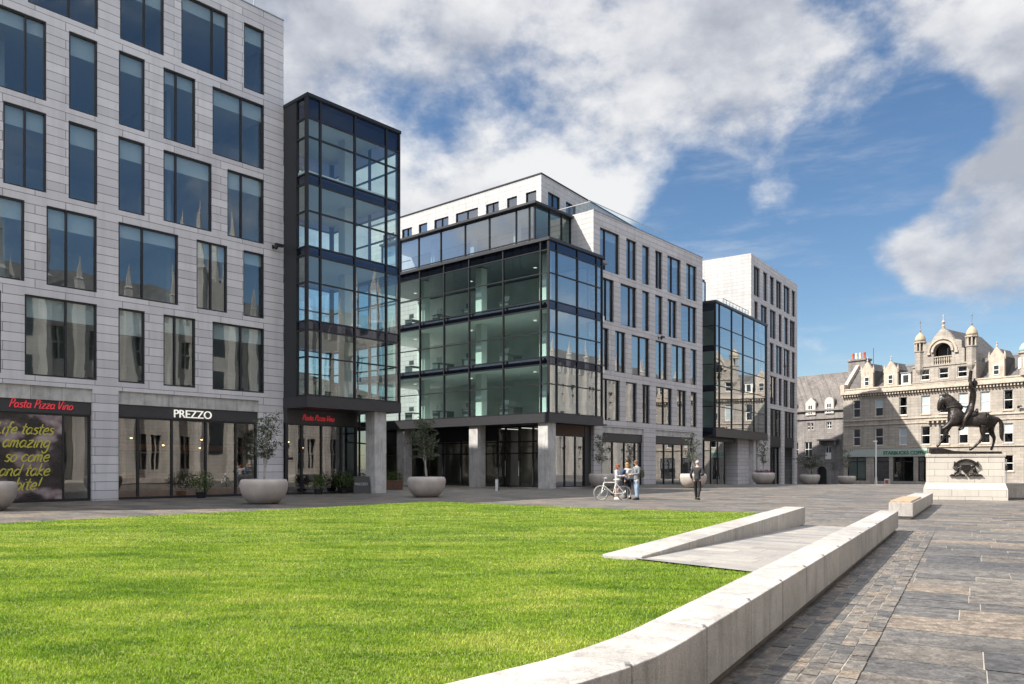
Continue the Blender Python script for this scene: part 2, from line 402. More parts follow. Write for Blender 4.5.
# the square is laid with real slabs: rows of random depth, slabs of random length, on a mortar bed
def slab_mat():
    m, N, L, b = newmat('laid_stone_slabs')
    tc = N.new('ShaderNodeTexCoord'); geo = N.new('ShaderNodeNewGeometry'); o = tc.outputs['Object']
    rnd = geo.outputs['Random Per Island']
    base = ramp(N, L, rnd, [(0, (.08, .077, .075)), (.25, (.122, .113, .104)), (.5, (.165, .146, .124)), (.72, (.14, .122, .104)), (.9, (.215, .172, .13)), (1, (.09, .086, .083))])
    off = N.new('ShaderNodeVectorMath'); off.operation = 'ADD'; L.new(o, off.inputs[0]); cb = N.new('ShaderNodeCombineXYZ'); L.new(math_(N, L, 'MULTIPLY', rnd, 40), cb.inputs[2]); L.new(cb.outputs[0], off.inputs[1]); p = off.outputs[0]
    f = noise(N, L, p, 2.4, 10, .78); h = noise(N, L, p, 9, 8, .75); q = noise(N, L, o, 42, 4, .8); g = noise(N, L, o, .28, 5, .65)
    col = mixc(N, L, 1, base, ramp(N, L, f, [(.34, .7), (.5, 1), (.66, 1.3)]), 'MULTIPLY')
    col = mixc(N, L, 1, col, ramp(N, L, h, [(.38, .55), (.52, 1), (.66, 1.5)]), 'MULTIPLY')
    col = mixc(N, L, 1, col, ramp(N, L, q, [(.35, .6), (.65, 1.35)]), 'MULTIPLY')
    col = mixc(N, L, 1, col, ramp(N, L, g, [(.35, .78), (.62, 1.05)]), 'MULTIPLY')
    L.new(col, b.inputs['Base Color']); L.new(ramp(N, L, h, [(.3, .42), (.7, .7)]), b.inputs['Roughness'])
    bump(N, L, math_(N, L, 'ADD', math_(N, L, 'MULTIPLY', f, 1.2), math_(N, L, 'MULTIPLY', h, .5)), .016, b, .8)
    return m
M['laid'] = slab_mat(); M['mortar'] = plain('pale_mortar', (.34, .305, .26), .9, 0, .25, 3)
def laid_slabs():
    rr = random.Random(11); V = []; Fc = []
    ux, uy = .861, -.508; vx, vy = .508, .861             # rows run across the wall direction
    v = -12.0
    while v < 78:
        d = rr.choice((.42, .5, .58, .58, .66, .75)); u = -48 + rr.random()
        while u < 46:
            l = rr.uniform(.7, 2.1) if d > .5 else rr.uniform(.6, 1.6)
            cx, cy = (u + l / 2) * ux + (v + d / 2) * vx, (u + l / 2) * uy + (v + d / 2) * vy
            if -2 < cy < 63.5 and abs(cx) < .78 * cy + 6:
                g_ = .0055; z = .006 + rr.uniform(0, .003); t1, t2 = rr.uniform(-.0012, .0012), rr.uniform(-.0012, .0012)
                k = len(V); jj = lambda: rr.uniform(-.002, .002)
                for a, c, zz in ((u + g_, v + g_, z + t1), (u + l - g_, v + g_, z + t2), (u + l - g_, v + d - g_, z - t1), (u + g_, v + d - g_, z - t2)):
                    a += jj(); c += jj(); V.append((a * ux + c * vx, a * uy + c * vy, zz))
                Fc.append((k, k + 1, k + 2, k + 3))
            u += l
        v += d
    b = MB(); b.v = V; b.f = Fc
    tag(b.build('paving', 'laid', fix=False), kind='structure')
    tag(MB().quad((-60, -4, .0025), (60, -4, .0025), (60, 63.6, .0025), (-60, 63.6, .0025)).build('mortar_bed', 'mortar', fix=False), kind='structure')
laid_slabs()
OUT = [(9.0, 18.05), (1.15, 4.83), (1.045, 4.65), (.93, 4.465), (.79, 4.25), (.578, 3.99), (.30, 3.71), (-.12, 3.38), (-.8, 2.95), (-1.8, 2.5), (-3.5, 2.15), (-18, 1.9)]
INN = [(8.69, 18.30), (.86, 5.11), (.75, 4.93), (.61, 4.72), (.43, 4.48), (.17, 4.18), (-.13, 3.90), (-.52, 3.55), (-1.05, 3.28), (-1.95, 2.95), (-3.6, 2.62), (-18, 2.4)]
WT = .485
# sett strip laid beside the wall
s = MB(); off = .70
s.quad((-1.2 + 20.3 * .508 + off * .861, .8 + 20.3 * .861 - off * .508, .014), (-1.2 + 20.3 * .508, .8 + 20.3 * .861, .014), (-1.2, .8, .014), (-1.2 + off * .861, .8 - off * .508, .014))
tag(s.build('sett_bed', 'mortar', fix=False), kind='structure')
rr = random.Random(5); b = MB(); vv = Vector((.508, .861)); uu = Vector((.861, -.508)); p0 = Vector((-1.2, .8)); row = 0.0
while row < .74:
    wd_ = rr.choice((.10, .12, .14)); t = rr.uniform(0, .2)
    while t < 20.25:
        l = min(rr.uniform(.14, .36), 20.3 - t); j = lambda: rr.uniform(-.004, .004); z = .018 + rr.uniform(-.002, .003)
        b.quad(*[(*(p0 + vv * (a + j()) + uu * (c + j())), z + rr.uniform(-.0015, .0015)) for a, c in ((t + .004, row + .004), (t + l - .004, row + .004), (t + l - .004, row + wd_ - .004), (t + .004, row + wd_ - .004))]); t += l
    row += wd_
tag(b.build('sett_strip', 'laid', fix=False), kind='structure')
# sloping paved ramp between the two walls
s = MB(); a0, b0 = (.45, 8.2), (2.9, 8.1); a1, b1 = (7.9, 20.9), (9.0, 19.2)
vs = []; nn = 12
for i in range(nn + 1):
    t = i / nn
    z = .462 * (1 - t) + .014 * t
    vs += [(1.42 + (7.5 - 1.42) * t, 8.97 + (20.2 - 8.97) * t, z), (2.53 + (8.80 - 2.53) * t, 7.74 + (18.6 - 7.70) * t, z)]
s.add(vs, [(2 * i, 2 * i + 1, 2 * i + 3, 2 * i + 2) for i in range(nn)])
tag(s.build('path', 'ramp', fix=False), kind='structure')

# ------------------------------------------------------------------ granite walls
def wall_blocks(b, pl, outer, inner, z0, z1, step, gap=.006):
    """blocks of a wall given matched outer / inner edge polylines"""
    def along(pts, step):
        o = [Vector((*p, 0)) for p in pts]; d = [0]
        for i in range(1, len(o)): d.append(d[-1] + (o[i] - o[i - 1]).length)
        return o, d
    o, d = along(outer, step); q = [Vector((*p, 0)) for p in inner]
    def at(s):
        for i in range(1, len(d)):
            if s <= d[i] + 1e-6:
                t = (s - d[i - 1]) / max(1e-9, d[i] - d[i - 1]); return o[i - 1].lerp(o[i], t), q[i - 1].lerp(q[i], t)
        return o[-1], q[-1]
    s = 0; joints = []
    while s < d[-1] - .05:
        e = min(s + step, d[-1]); ks = [s + gap / 2] + [x for x in d if s + gap < x < e - gap] + [e - gap / 2]
        rows = [at(k) for k in ks]; vs = []; fs = []
        for (p, r_) in rows: vs += [(p.x, p.y, z0), (p.x, p.y, z1), (r_.x, r_.y, z1), (r_.x, r_.y, z0)]
        for i in range(len(rows) - 1):
            for j in range(4): fs.append((i * 4 + j, i * 4 + (j + 1) % 4, (i + 1) * 4 + (j + 1) % 4, (i + 1) * 4 + j))
        fs += [(0, 1, 2, 3), tuple((len(rows) - 1) * 4 + j for j in (3, 2, 1, 0))]
        b.add(vs, fs); joints.append(at(e)); s = e
    # plinth, inset
    vs = []; fs = []
    for p, r_ in zip(o, q):
        m = (p - r_) * .16; a, c = p - m, r_ + m; vs += [(a.x, a.y, pl), (a.x, a.y, z0 + .002), (c.x, c.y, z0 + .002), (c.x, c.y, pl)]
    n = len(o)
    for i in range(n - 1):
        for j in range(4): fs.append((i * 4 + j, i * 4 + (j + 1) % 4, (i + 1) * 4 + (j + 1) % 4, (i + 1) * 4 + j))
    fs += [(0, 1, 2, 3), tuple((n - 1) * 4 + j for j in (3, 2, 1, 0))]
    return vs, fs, joints

w = thing('granite_wall', 'long low granite block wall curving along the right edge of the lawn, casting a shadow on the slabs', 'wall')
b = MB(); vs, fs, joints = wall_blocks(b, -.02, OUT, INN, .10, WT, 1.165, .014)
b.build('stone_block', 'wallgran', w, bevel=.008)
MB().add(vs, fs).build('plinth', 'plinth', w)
for p, q in joints[3:15]:
    t = (q - p).normalized()
    MB().box(p.x - .012 + t.x * .0, p.x + .012 + t.x * .06, p.y - .012, p.y + .03, WT + .001, WT + .014).build('skate_stopper', 'steel', w)

w = thing('granite_wall', 'short granite wall growing out of the lawn beside the sloping pale paving', 'wall')
b = MB(); o2 = [(7.47, 19.75), (1.5, 8.95)]; i2 = [(7.04, 19.99), (1.07, 9.19)]
vs, fs, joints = wall_blocks(b, -.02, o2, i2, .06, WT, 1.3)
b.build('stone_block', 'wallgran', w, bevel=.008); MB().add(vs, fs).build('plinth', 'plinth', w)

def bench(x, y, L_, wd, h, ang, label, slat=True):
    w = thing('granite_bench', label, 'bench', (x, y, 0), ang)
    b = MB(); n = max(2, round(L_ / 1.5))
    for i in range(n): b.box(i * L_ / n + .004, (i + 1) * L_ / n - .004, 0, wd, .09, h)
    b.build('stone_block', 'wallgran', w, bevel=.01)
    MB().box(.07, L_ - .07, .07, wd - .07, -.05, .09).build('plinth', 'wallgran', w)
    if slat:
        b = MB(); k = 9
        for i in range(int(L_ * .42 / .11)): b.box(.08 + i * .11, .16 + i * .11, .05, wd - .03, h + .004, h + .05)
        b.build('seat_slats', 'timber_pale', w)
    return w
bench(11.36, 21.96, 9.6, .62, .48, math.atan2(8.0, 4.9), 'low granite bench block with timber slats in front of the bronze statue')
bench(21.9, 34.9, 7, 2.2, .74, R(3), 'broad brown stone bench block at the right edge beside the pedestal', False)
# drain slot in the slabs
o = thing('drain_channel', 'dark narrow drain slot set in the slabs at the right', 'drain', (13.7, 21.55, 0), R(-3))
MB().box(0, 2.2, 0, .16, -.03, .013).build('drain_grate', 'black', o)
MB().box(-.02, 2.22, .165, .2, -.03, .016).build('drain_edge', 'steel', o)

# ------------------------------------------------------------------ lawn
LZ = .47
EDGE = [(-18, 4.6), (-9.7, 14.7), (-5.0, 20.3), (-2.8, 23.3), (-2.2, 23.5), (-1.2, 22.75), (2.68, 19.5), (5.2, 18.25), (5.75, 17.95)]
LAWN = EDGE + [(1.07, 9.19), (1.3, 9.0), (1.44, 8.95), (2.47, 7.84)] + INN[1:]
INSIDE = [(5.85, 17.85)]
def lawn_base():
    m, N, L, b = newmat('turf_ground')
    tc = N.new('ShaderNodeTexCoord'); o = tc.outputs['Object']
    st = N.new('ShaderNodeMapping'); st.inputs['Scale'].default_value = (1, 2.6, 1); st.inputs['Rotation'].default_value = (0, 0, R(8)); L.new(o, st.inputs[0])
    f = noise(N, L, st.outputs[0], .55, 6, .68); q = noise(N, L, o, 30, 3, .7)
    col = ramp(N, L, f, [(.36, (.065, .12, .012)), (.5, (.15, .21, .025)), (.63, (.28, .30, .07))])
    col = mixc(N, L, 1, col, ramp(N, L, q, [(.3, .5), (.7, 1.0)]), 'MULTIPLY')
    L.new(col, b.inputs['Base Color']); b.inputs['Roughness'].default_value = .9
    bump(N, L, noise(N, L, o, 60, 3), .03, b)
    return m
def blade_mat():
    m, N, L, b = newmat('grass_blades')
    tc = N.new('ShaderNodeTexCoord'); o = tc.outputs['Object']
    st = N.new('ShaderNodeMapping'); st.inputs['Scale'].default_value = (1, 2.6, 1); st.inputs['Rotation'].default_value = (0, 0, R(8)); L.new(o, st.inputs[0])
    f = noise(N, L, st.outputs[0], .8, 8, .74)
    col = ramp(N, L, f, [(.36, (.115, .23, .016)), (.5, (.27, .405, .032)), (.63, (.47, .53, .095))])
    geo = N.new('ShaderNodeNewGeometry')
    col = mixc(N, L, 1, col, ramp(N, L, geo.outputs['Random Per Island'], [(0, .62), (.7, 1.0), (1, 1.35)]), 'MULTIPLY')
    L.new(col, b.inputs['Base Color']); b.inputs['Roughness'].default_value = .55; b.inputs['Specular IOR Level'].default_value = .25
    t = N.new('ShaderNodeBsdfTranslucent'); L.new(col, t.inputs[0])
    mx = N.new('ShaderNodeMixShader'); mx.inputs[0].default_value = .45
    L.new(b.outputs[0], mx.inputs[1]); L.new(t.outputs[0], mx.inputs[2]); L.new(mx.outputs[0], N['Material Output'].inputs['Surface'])
    return m
M['turf'] = lawn_base(); M['blades'] = blade_mat()
b = MB(); n = len(LAWN)
b.add([(x, y, LZ - .03) for x, y in LAWN], [tuple(range(n))])
# grassy bank falling to the square on the far sides
bk = []
for i, (x, y) in enumerate(EDGE):
    p = Vector(EDGE[max(0, i - 1)]); q = Vector(EDGE[min(len(EDGE) - 1, i + 1)]); t = (q - p).normalized(); nn = Vector((-t.y, t.x)); bk.append((x + nn.x * .8, y + nn.y * .8))
k = len(EDGE)
b.add([(x, y, LZ - .03) for x, y in EDGE] + [(x, y, -.01) for x, y in bk], [(i, i + 1, k + i + 1, k + i) for i in range(k - 1)])
tag(b.build('lawn', 'turf', fix=False), kind='structure')

def inpoly(px, py, poly):
    c = np.zeros(len(px), bool); j = len(poly) - 1
    for i in range(len(poly)):
        xi, yi = poly[i]; xj, yj = poly[j]
        with np.errstate(divide='ignore', invalid='ignore'):
            c ^= ((yi > py) != (yj > py)) & (px < (xj - xi) * (py - yi) / (yj - yi) + xi)
        j = i
    return c
def grass():
    rng = np.random.default_rng(3); P = []; S = []
    for y0, y1, dens, sc_ in ((2.4, 5, 9500, .9), (5, 7.5, 6500, 1.0), (7.5, 11, 3300, 1.3), (11, 16, 1400, 1.75), (16, 23.6, 700, 2.4)):
        x0, x1 = max(-18, -.74 * y1 - .6), 6.2
        nn = int((x1 - x0) * (y1 - y0) * dens); x = rng.uniform(x0, x1, nn); y = rng.uniform(y0, y1, nn)
        ok = inpoly(x, y, LAWN) & (x > -.72 * y - .6); P.append(np.stack([x[ok], y[ok]], 1)); S.append(np.full(ok.sum(), sc_))
    P = np.concatenate(P); S = np.concatenate(S); n = len(P)
    a = rng.uniform(0, 2 * np.pi, n); h = rng.uniform(.012, .024, n) * (1 + .10 * (S - 1)); w_ = .0032 * S * rng.uniform(.7, 1.3, n)
    lean = rng.uniform(.15, .95, n) * h; la = rng.uniform(0, 2 * np.pi, n)
    z0 = LZ - .032
    V = np.zeros((n, 5, 3)); ca, sa = np.cos(a) * w_, np.sin(a) * w_; lx, ly = np.cos(la) * lean, np.sin(la) * lean
    V[:, 0] = np.stack([P[:, 0] - ca, P[:, 1] - sa, np.full(n, z0)], 1); V[:, 1] = np.stack([P[:, 0] + ca, P[:, 1] + sa, np.full(n, z0)], 1)
    V[:, 2] = np.stack([P[:, 0] + ca * .8 + lx * .4, P[:, 1] + sa * .8 + ly * .4, z0 + h * .6], 1); V[:, 3] = np.stack([P[:, 0] - ca * .8 + lx * .4, P[:, 1] - sa * .8 + ly * .4, z0 + h * .6], 1)
    V[:, 4] = np.stack([P[:, 0] + lx, P[:, 1] + ly, z0 + h], 1)
    me = bpy.data.meshes.new('lawn_grass'); me.vertices.add(n * 5); me.vertices.foreach_set('co', V.reshape(-1).astype(np.float32))
    base = (np.arange(n) * 5)[:, None]
    loops = np.concatenate([base + np.array([0, 1, 2, 3]), base + np.array([3, 2, 4])], 1).reshape(-1)
    me.loops.add(n * 7); me.loops.foreach_set('vertex_index', loops.astype(np.int32))
    me.polygons.add(n * 2); st = np.stack([np.arange(n) * 7, np.arange(n) * 7 + 4], 1).reshape(-1); me.polygons.foreach_set('loop_start', st.astype(np.int32))
    me.update(calc_edges=True); me.materials.append(M['blades'])
    o = bpy.data.objects.new('lawn_grass', me); COL.objects.link(o)
    tag(o, 'short bright green mown grass of the lawn', 'grass', kind='stuff')
grass()
# ------------------------------------------------------------------ office building with the restaurants (left)
FL = [5.30 + 3.86 * k for k in range(6)]
A1 = math.atan2(.7476, .6642)
LB = thing('office_building', 'largest pale granite office block at the left with staggered dark windows over the restaurants', 'building', (-12.097, 41.029, 0), A1, 'granite and glass office blocks along the square')
P = PX()
rows = [
 [((-23.6, -21.2), ()), ((-20.3, -19.1), ()), ((-18.2, -16.6), ()), ((-15.1, -12.92), (-14.0,)), ((-12.08, -9.27), (-10.5,)), ((-8.37, -7.2), ()), ((-6.35, -4.8), (-5.78,)), ((-3.94, -1.12), (-2.4,))],
 [((-23.2, -21.8), ()), ((-20.9, -18.2), (-19.4,)), ((-17.2, -15.0), ()), ((-13.8, -12.08), ()), ((-11.27, -9.27), (-10.48,)), ((-8.37, -5.64), (-7.29,)), ((-4.75, -3.16), (-3.99,)), ((-2.3, -1.13), ())],
 [((-23.6, -21.2), ()), ((-20.3, -19.1), ()), ((-18.2, -16.6), ()), ((-15.3, -13.9), ()), ((-12.85, -11.27), (-12.05,)), ((-10.42, -9.25), ()), ((-8.37, -7.2), ()), ((-6.35, -3.97), (-5.73,)), ((-3.16, -1.13), (-2.37,))],
 [((-23.2, -21.8), ()), ((-20.9, -18.2), (-19.4,)), ((-17.2, -15.2), ()), ((-13.7, -11.27), (-12.03,)), ((-10.4, -9.25), ()), ((-8.35, -7.2), ()), ((-6.35, -4.8), (-5.72,)), ((-3.94, -1.12), (-2.38,))],
 [((-23.6, -21.2), ()), ((-20.3, -18.1), ()), ((-16.8, -14.2), ()), ((-11.96, -9.22), (-10.38,)), ((-8.3, -6.32), (-7.2,)), ((-5.5, -3.13), (-3.92,)), ((-2.27, -1.12), ())],
]
GO = [(-23.4, -17.65), (-16.6, -9.46), (-8.37, -1.43)]
holes = [(a, c, FL[k], FL[k] + 3.34) for k, r in enumerate(rows) for (a, c), _ in r] + [(a, c, 0, 4.9) for a, c in GO]
b = MB(); facade(b, P, -24, 0, 0, 25.09, holes, .2)
sh_ = [(y, y + 2.0, FL[k], FL[k] + 3.3) for k in range(5) for y in (8, 12, 16, 20, 24, 28)]
facade(b, PY(0, -1), 0, 4, 0, 25.09, [], .2); b.quad((-24, 0, 0), (-24, 34, 0), (-24, 34, 25.09), (-24, 0, 25.09)); b.quad((-24, 34, 0), (0, 34, 0), (0, 34, 25.09), (-24, 34, 25.09))
b.build('wall', 'clad', LB, fix=False)
MB().box(-23.98, -.02, .45, 33.98, 24.5, 24.75).build('roof', 'lead', LB)
cw = MB(); facade(cw, PY(0, -1), 4, 34, 0, 25.09, sh_, .2); cw.build('side_wall', 'panel', LB, fix=False)
for s_ in sh_: window(LB, PY(0, -1), *s_, ((s_[0] + s_[1]) / 2,), gl='spandrel')
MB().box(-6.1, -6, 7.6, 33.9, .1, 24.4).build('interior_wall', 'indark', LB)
MB().box(-24.02, .02, -.02, .45, 25.09, 25.15).build('parapet_coping', 'lead', LB)
for k, r in enumerate(rows):
    for (a, c), mu in r:
        window(LB, P, a, c, FL[k], FL[k] + 3.34, mu, blind=random.choice((.8, .84, .86, .9, .62, 1.15)) if c > -17 else 0)
for k in range(6):
    MB().box(-23.9, -.1, .32, 7.5, FL[k] - .5, FL[k] - .1).build('floor_slab', 'ceil', LB)
for k in range(5):
    MB().box(-23.9, -.1, 7.4, 7.5, FL[k] - .1, FL[k + 1] - .5).build('interior_wall', 'inwall' if k < 4 else 'indark', LB)
    for x in (-19, -12.4, -5.2, -.3): MB().box(x, x + .2, 2.2, 7.3, FL[k] - .1, FL[k + 1] - .5).build('partition_wall', 'inwall', LB)
# rail on the roof
b = MB()
for x in (-1.2, -2.6, -4.0): b.tube([(x, .9, 24.7), (x, .9, 26.1)], .025, 6)
for z in (25.6, 26.1): b.tube([(-9, .9, z), (-1.2, .9, z)], .022, 6)
b.build('roof_rail', 'steel', LB)
# shopfronts
for gi, (a, c) in enumerate(GO):
    b = MB(); n = 6
    for i in range(n): b.box(a + (c - a) * i / n + .006, a + (c - a) * (i + 1) / n - .006, .08, .35, 4.32, 4.9)
    b.build('stone_lintel', 'column', LB)
    MB().box(a, c, .14, .3, 3.77, 4.317).build('shop_fascia', 'fascia', LB)
    mus = {0: (-21.5, -19.6), 1: (-14.6, -12.9, -12.17, -10.56), 2: (-7.42, -5.85, -4.17, -2.59)}[gi]
    b = MB(); bars(b, P, a, c, 0.03, 3.77, .2, .34, .09, mus); f = b.build('shop_window', 'metal', LB)
    us = [a + .05, *mus, c - .05]
    for i in range(len(us) - 1): pane(P, us[i] + .03, us[i + 1] - .03, .1, 3.7, .27, 'shopglass', f)
MB().box(-23.9, -.1, .5, 12, -.02, .015).build('shop_floor', 'infloor', LB)
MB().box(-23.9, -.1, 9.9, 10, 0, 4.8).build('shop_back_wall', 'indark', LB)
MB().box(-9.4, -8.5, .5, 10, 0, 4.8).build('party_wall', 'inwall', LB)
MB().box(-8.3, -.1, 4.0, 4.3, 2.35, 2.65).build('timber_beam', 'timber', LB)
MB().box(-7.5, -3, 6.2, 6.9, 0, 1.1).build('bar_counter', 'timber', LB)
MB().box(-8.2, -1.5, .38, .9, .02, .42).build('window_bench', 'timber', LB)
# glass corner bay
bay = MB(); bayo = MB().box(0.0, 6.16, -2.2, 4.2, 4.62, 4.66).build('glass_bay', 'metal', LB)
E_ = 2.2; Pf = PX(-E_); Pl = PY(0.0); Pr = PY(6.16, -1)
bands = [(4.62, 5.18), (8.52, 9.01), (12.35, 12.81), (16.03, 16.54), (19.39, 20.45)]; tr = [7.14, 10.97, 14.62, 18.42]
fr = MB()
curtain(bayo, Pf, [.045, .83, 3.02, 5.18, 6.115], bands, tr, frame=fr, gl='towerglass')
curtain(bayo, Pl, [-E_ + .2, -1.18], bands, tr, frame=fr, gl='towerglass')
curtain(bayo, Pr, [-E_ + .2, .5, 2.4, 4.2], bands, tr, frame=fr, gl='towerglass')
curtain(bayo, PX(4.2), [.3, 2.2, 4.2, 6.0], bands, tr, frame=fr, gl='towerglass')
fr.build('bay_frame', 'metal', bayo)
b = MB().box(.012, .1, -1.18, 0, 4.62, 20.5); b.build('cladding_panel', 'panel', bayo)
b = MB().box(-.02, 6.2, -E_ - .04, 4.25, 20.45, 20.62); b.box(.6, 5.2, -E_ + .6, 3.5, 20.62, 20.8); b.build('bay_roof', 'metal', bayo)
b = MB().box(-.03, 6.19, -E_ - .03, 0, 4.55, 5.12); b.build('fascia', 'fascia', bayo)
for z in FL[1:5]: MB().box(.1, 6.0, -E_ + .25, 4.1, z - .52, z - .12).build('floor_slab', 'ceil', bayo)
MB().box(4.15, 4.75, .3, .9, 5.2, 20.4).build('interior_column', 'white', bayo)
MB().box(.15, 1.2, 3.2, 4.0, 5.2, 20.4).build('service_core', 'indark', bayo)
MB().box(4.48, 5.3, -2.0, -1.2, -.02, 4.56).build('column', 'column', LB)
# shop under the bay
b = MB().box(.0, 4.62, -.3, .1, 3.8, 4.54); b.box(-.0, 4.62, -.34, -.3, 4.42, 4.54); b.build('shop_fascia', 'fascia', LB)
b = MB(); Pz = PX(-.28); bars(b, Pz, .02, 4.6, .03, 3.8, 0, .16, .09, (.96, 2.2, 3.52)); f = b.build('shop_window', 'metal', LB)
us = [.06, .96, 2.2, 3.52, 4.56]
for i in range(4): pane(Pz, us[i] + .04, us[i + 1] - .04, .1, 3.72, .08, 'shopglass', f)
b = MB(); Pq = PY(4.62, -1); bars(b, Pq, -.2, 5.9, .03, 4.5, 0, .14, .1, (1.2, 2.8, 4.4), (3.4,)); f = b.build('side_window', 'metal', LB)
pane(Pq, -.15, 5.85, .1, 4.45, .08, 'spandrel', f)
MB().box(.05, 4.4, 5.7, 5.8, 0, 4.5).build('shop_back_wall', 'indark', LB)
MB().box(.05, 4.4, 0, 5.7, -.02, .012).build('shop_floor', 'infloor', LB)
# plant room behind the bay
MB().box(-1.6, .9, 4.4, 7, 20.6, 22.6).build('plant_room', 'panel', LB)

def loc(root, x, y, z=0):
    v = root.matrix_basis @ Vector((x, y, z)); return v
for o in (LB,): o.matrix_basis  # (empties carry their own transform)

# ---- hand-brushed letters -------------------------------------------------
GL = {
 'a': (.95, [[(.75, .85), (.35, 1), (.05, .5), (.3, 0), (.7, .35), (.78, .95)], [(.78, .95), (.72, .2), (.95, .05)]]),
 'b': (.85, [[(.18, 1.8), (.08, 0)], [(.1, .5), (.45, 1), (.8, .6), (.5, 0), (.1, .1)]]),
 'c': (.85, [[(.75, .85), (.4, 1), (.05, .5), (.35, 0), (.8, .2)]]),
 'd': (.95, [[(.75, .8), (.35, .95), (.05, .5), (.3, 0), (.75, .4)], [(.88, 1.8), (.75, 0)]]),
 'e': (.85, [[(.1, .5), (.7, .6), (.55, 1), (.15, .75), (.1, .25), (.4, 0), (.8, .2)]]),
 'f': (.7, [[(.75, 1.6), (.5, 1.8), (.35, 1.2), (.25, -.5)], [(.05, .95), (.65, 1.0)]]),
 'g': (.95, [[(.75, .85), (.35, 1), (.05, .5), (.3, .05), (.72, .4)], [(.78, .95), (.7, -.5), (.3, -.8), (.05, -.45)]]),
 'i': (.45, [[(.2, 1), (.15, .1), (.35, 0)], [(.25, 1.42), (.28, 1.52)]]),
 'k': (.8, [[(.18, 1.8), (.08, 0)], [(.7, 1), (.12, .5), (.75, 0)]]),
 'L': (.85, [[(.3, 1.8), (.1, .05), (.8, .1)]]),
 'm': (1.15, [[(.08, 1), (.04, 0)], [(.06, .6), (.33, 1), (.46, .75), (.42, 0)], [(.45, .6), (.75, 1), (.88, .75), (.85, .05), (1.05, .05)]]),
 'n': (.85, [[(.08, 1), (.04, 0)], [(.06, .6), (.4, 1), (.62, .75), (.6, .05), (.8, .05)]]),
 'o': (.85, [[(.5, 1), (.1, .7), (.12, .15), (.5, 0), (.78, .5), (.5, 1)]]),
 's': (.7, [[(.65, .9), (.3, 1), (.15, .7), (.6, .4), (.45, 0), (.05, .1)]]),
 't': (.65, [[(.35, 1.6), (.25, .2), (.55, .05)], [(0, 1.05), (.65, 1.1)]]),
 'z': (.85, [[(.1, .95), (.7, 1), (.1, .05), (.8, .1)]]),
 'P': (.9, [[(.3, 1.8), (.1, 0)], [(.1, 1.65), (.6, 1.85), (.85, 1.4), (.55, .9), (.2, .85)]]),
 'V': (.9, [[(.05, 1.8), (.3, 0), (.85, 1.9)]]),
 '!': (.4, [[(.3, 1.8), (.2, .5)], [(.15, .12), (.17, .03)]]), ' ': (.55, []),
}
def brush(txt, x, z, size, width, P, w, sl=.22, flat=.006):
    b = MB(); cx = x
    for ch in txt:
        adv, st = GL[ch]
        for s in st:
            n = len(s); pts = []
            for i in range(n - 1):
                p0, p1, p2, p3 = s[max(0, i - 1)], s[i], s[i + 1], s[min(n - 1, i + 2)]
                for t in (0, .25, .5, .75):
                    q = [.5 * (2 * p1[k] + (p2[k] - p0[k]) * t + (2 * p0[k] - 5 * p1[k] + 4 * p2[k] - p3[k]) * t * t + (3 * p1[k] - p0[k] - 3 * p2[k] + p3[k]) * t ** 3) for k in (0, 1)]
                    pts.append(q)
            pts.append(s[-1]); pp = [(cx + (q[0] + sl * q[1]) * size, z + q[1] * size) for q in pts]
            vs = []; fs = []
            for i, q in enumerate(pp):
                a, c = pp[max(0, i - 1)], pp[min(len(pp) - 1, i + 1)]; dx, dz = c[0] - a[0], c[1] - a[1]; l = math.hypot(dx, dz) or 1
                ww = width * (.75 + .35 * math.sin(math.pi * i / max(1, len(pp) - 1))) / 2
                nx, nz = -dz / l * ww, dx / l * ww
                vs += [P(q[0] + nx, w - flat, q[1] + nz), P(q[0] - nx, w - flat, q[1] - nz), P(q[0] - nx, w, q[1] - nz), P(q[0] + nx, w, q[1] + nz)]
            for i in range(len(pp) - 1):
                for j in range(4): fs.append((i * 4 + j, i * 4 + (j + 1) % 4, (i + 1) * 4 + (j + 1) % 4, (i + 1) * 4 + j))
            fs += [(0, 1, 2, 3), tuple((len(pp) - 1) * 4 + j for j in (3, 2, 1, 0))]
            b.add(vs, fs)
        cx += adv * size
    return b
def text_mesh(name, txt, size, depth, mat, parent, loc_, spacing=1.0, shear=0, bold=0, align='LEFT'):
    c = bpy.data.curves.new(name, 'FONT'); c.body = txt; c.size = size; c.extrude = depth; c.space_character = spacing; c.shear = shear; c.offset = bold; c.align_x = align
    t = bpy.data.objects.new(name, c); COL.objects.link(t); dg = bpy.context.evaluated_depsgraph_get(); dg.update()
    me = bpy.data.meshes.new_from_object(t.evaluated_get(dg)); bpy.data.objects.remove(t); bpy.data.curves.remove(c)
    me.materials.clear(); me.materials.append(M[mat]); o = bpy.data.objects.new(name, me); COL.objects.link(o)
    me.transform(Matrix.Rotation(R(90), 4, 'X'))
    o.location = loc_
    if parent: o.parent = parent
    return o
LBL = (-12.097, 41.029, 0)
def on(root_loc, ang, x, y, z=0):
    c, s = math.cos(ang), math.sin(ang); return (root_loc[0] + x * c - y * s, root_loc[1] + x * s + y * c, root_loc[2] + z)
sg = thing('restaurant_sign', 'red script sign reading Pasta Pizza Vino on the dark band above the poster window', 'sign', LBL, A1)
brush('Pasta Pizza Vino', -12.62, 3.95, .195, .036, P, .135, flat=.03).build('lettering', 'red', sg)
sg = thing('restaurant_sign', 'red script sign reading Pasta Pizza Vino under the glass corner bay', 'sign', LBL, A1)
brush('Pasta Pizza Vino', .95, 4.0, .165, .03, P, -.305, flat=.03).build('lettering', 'red', sg)
sg = thing('restaurant_sign', 'cream capital letters PREZZO on the dark band over the long shop window', 'sign', LBL, A1)
text_mesh('lettering', 'PREZZO', .53, .03, 'white_letters', sg, (-5.86, .06, 3.84), .96)
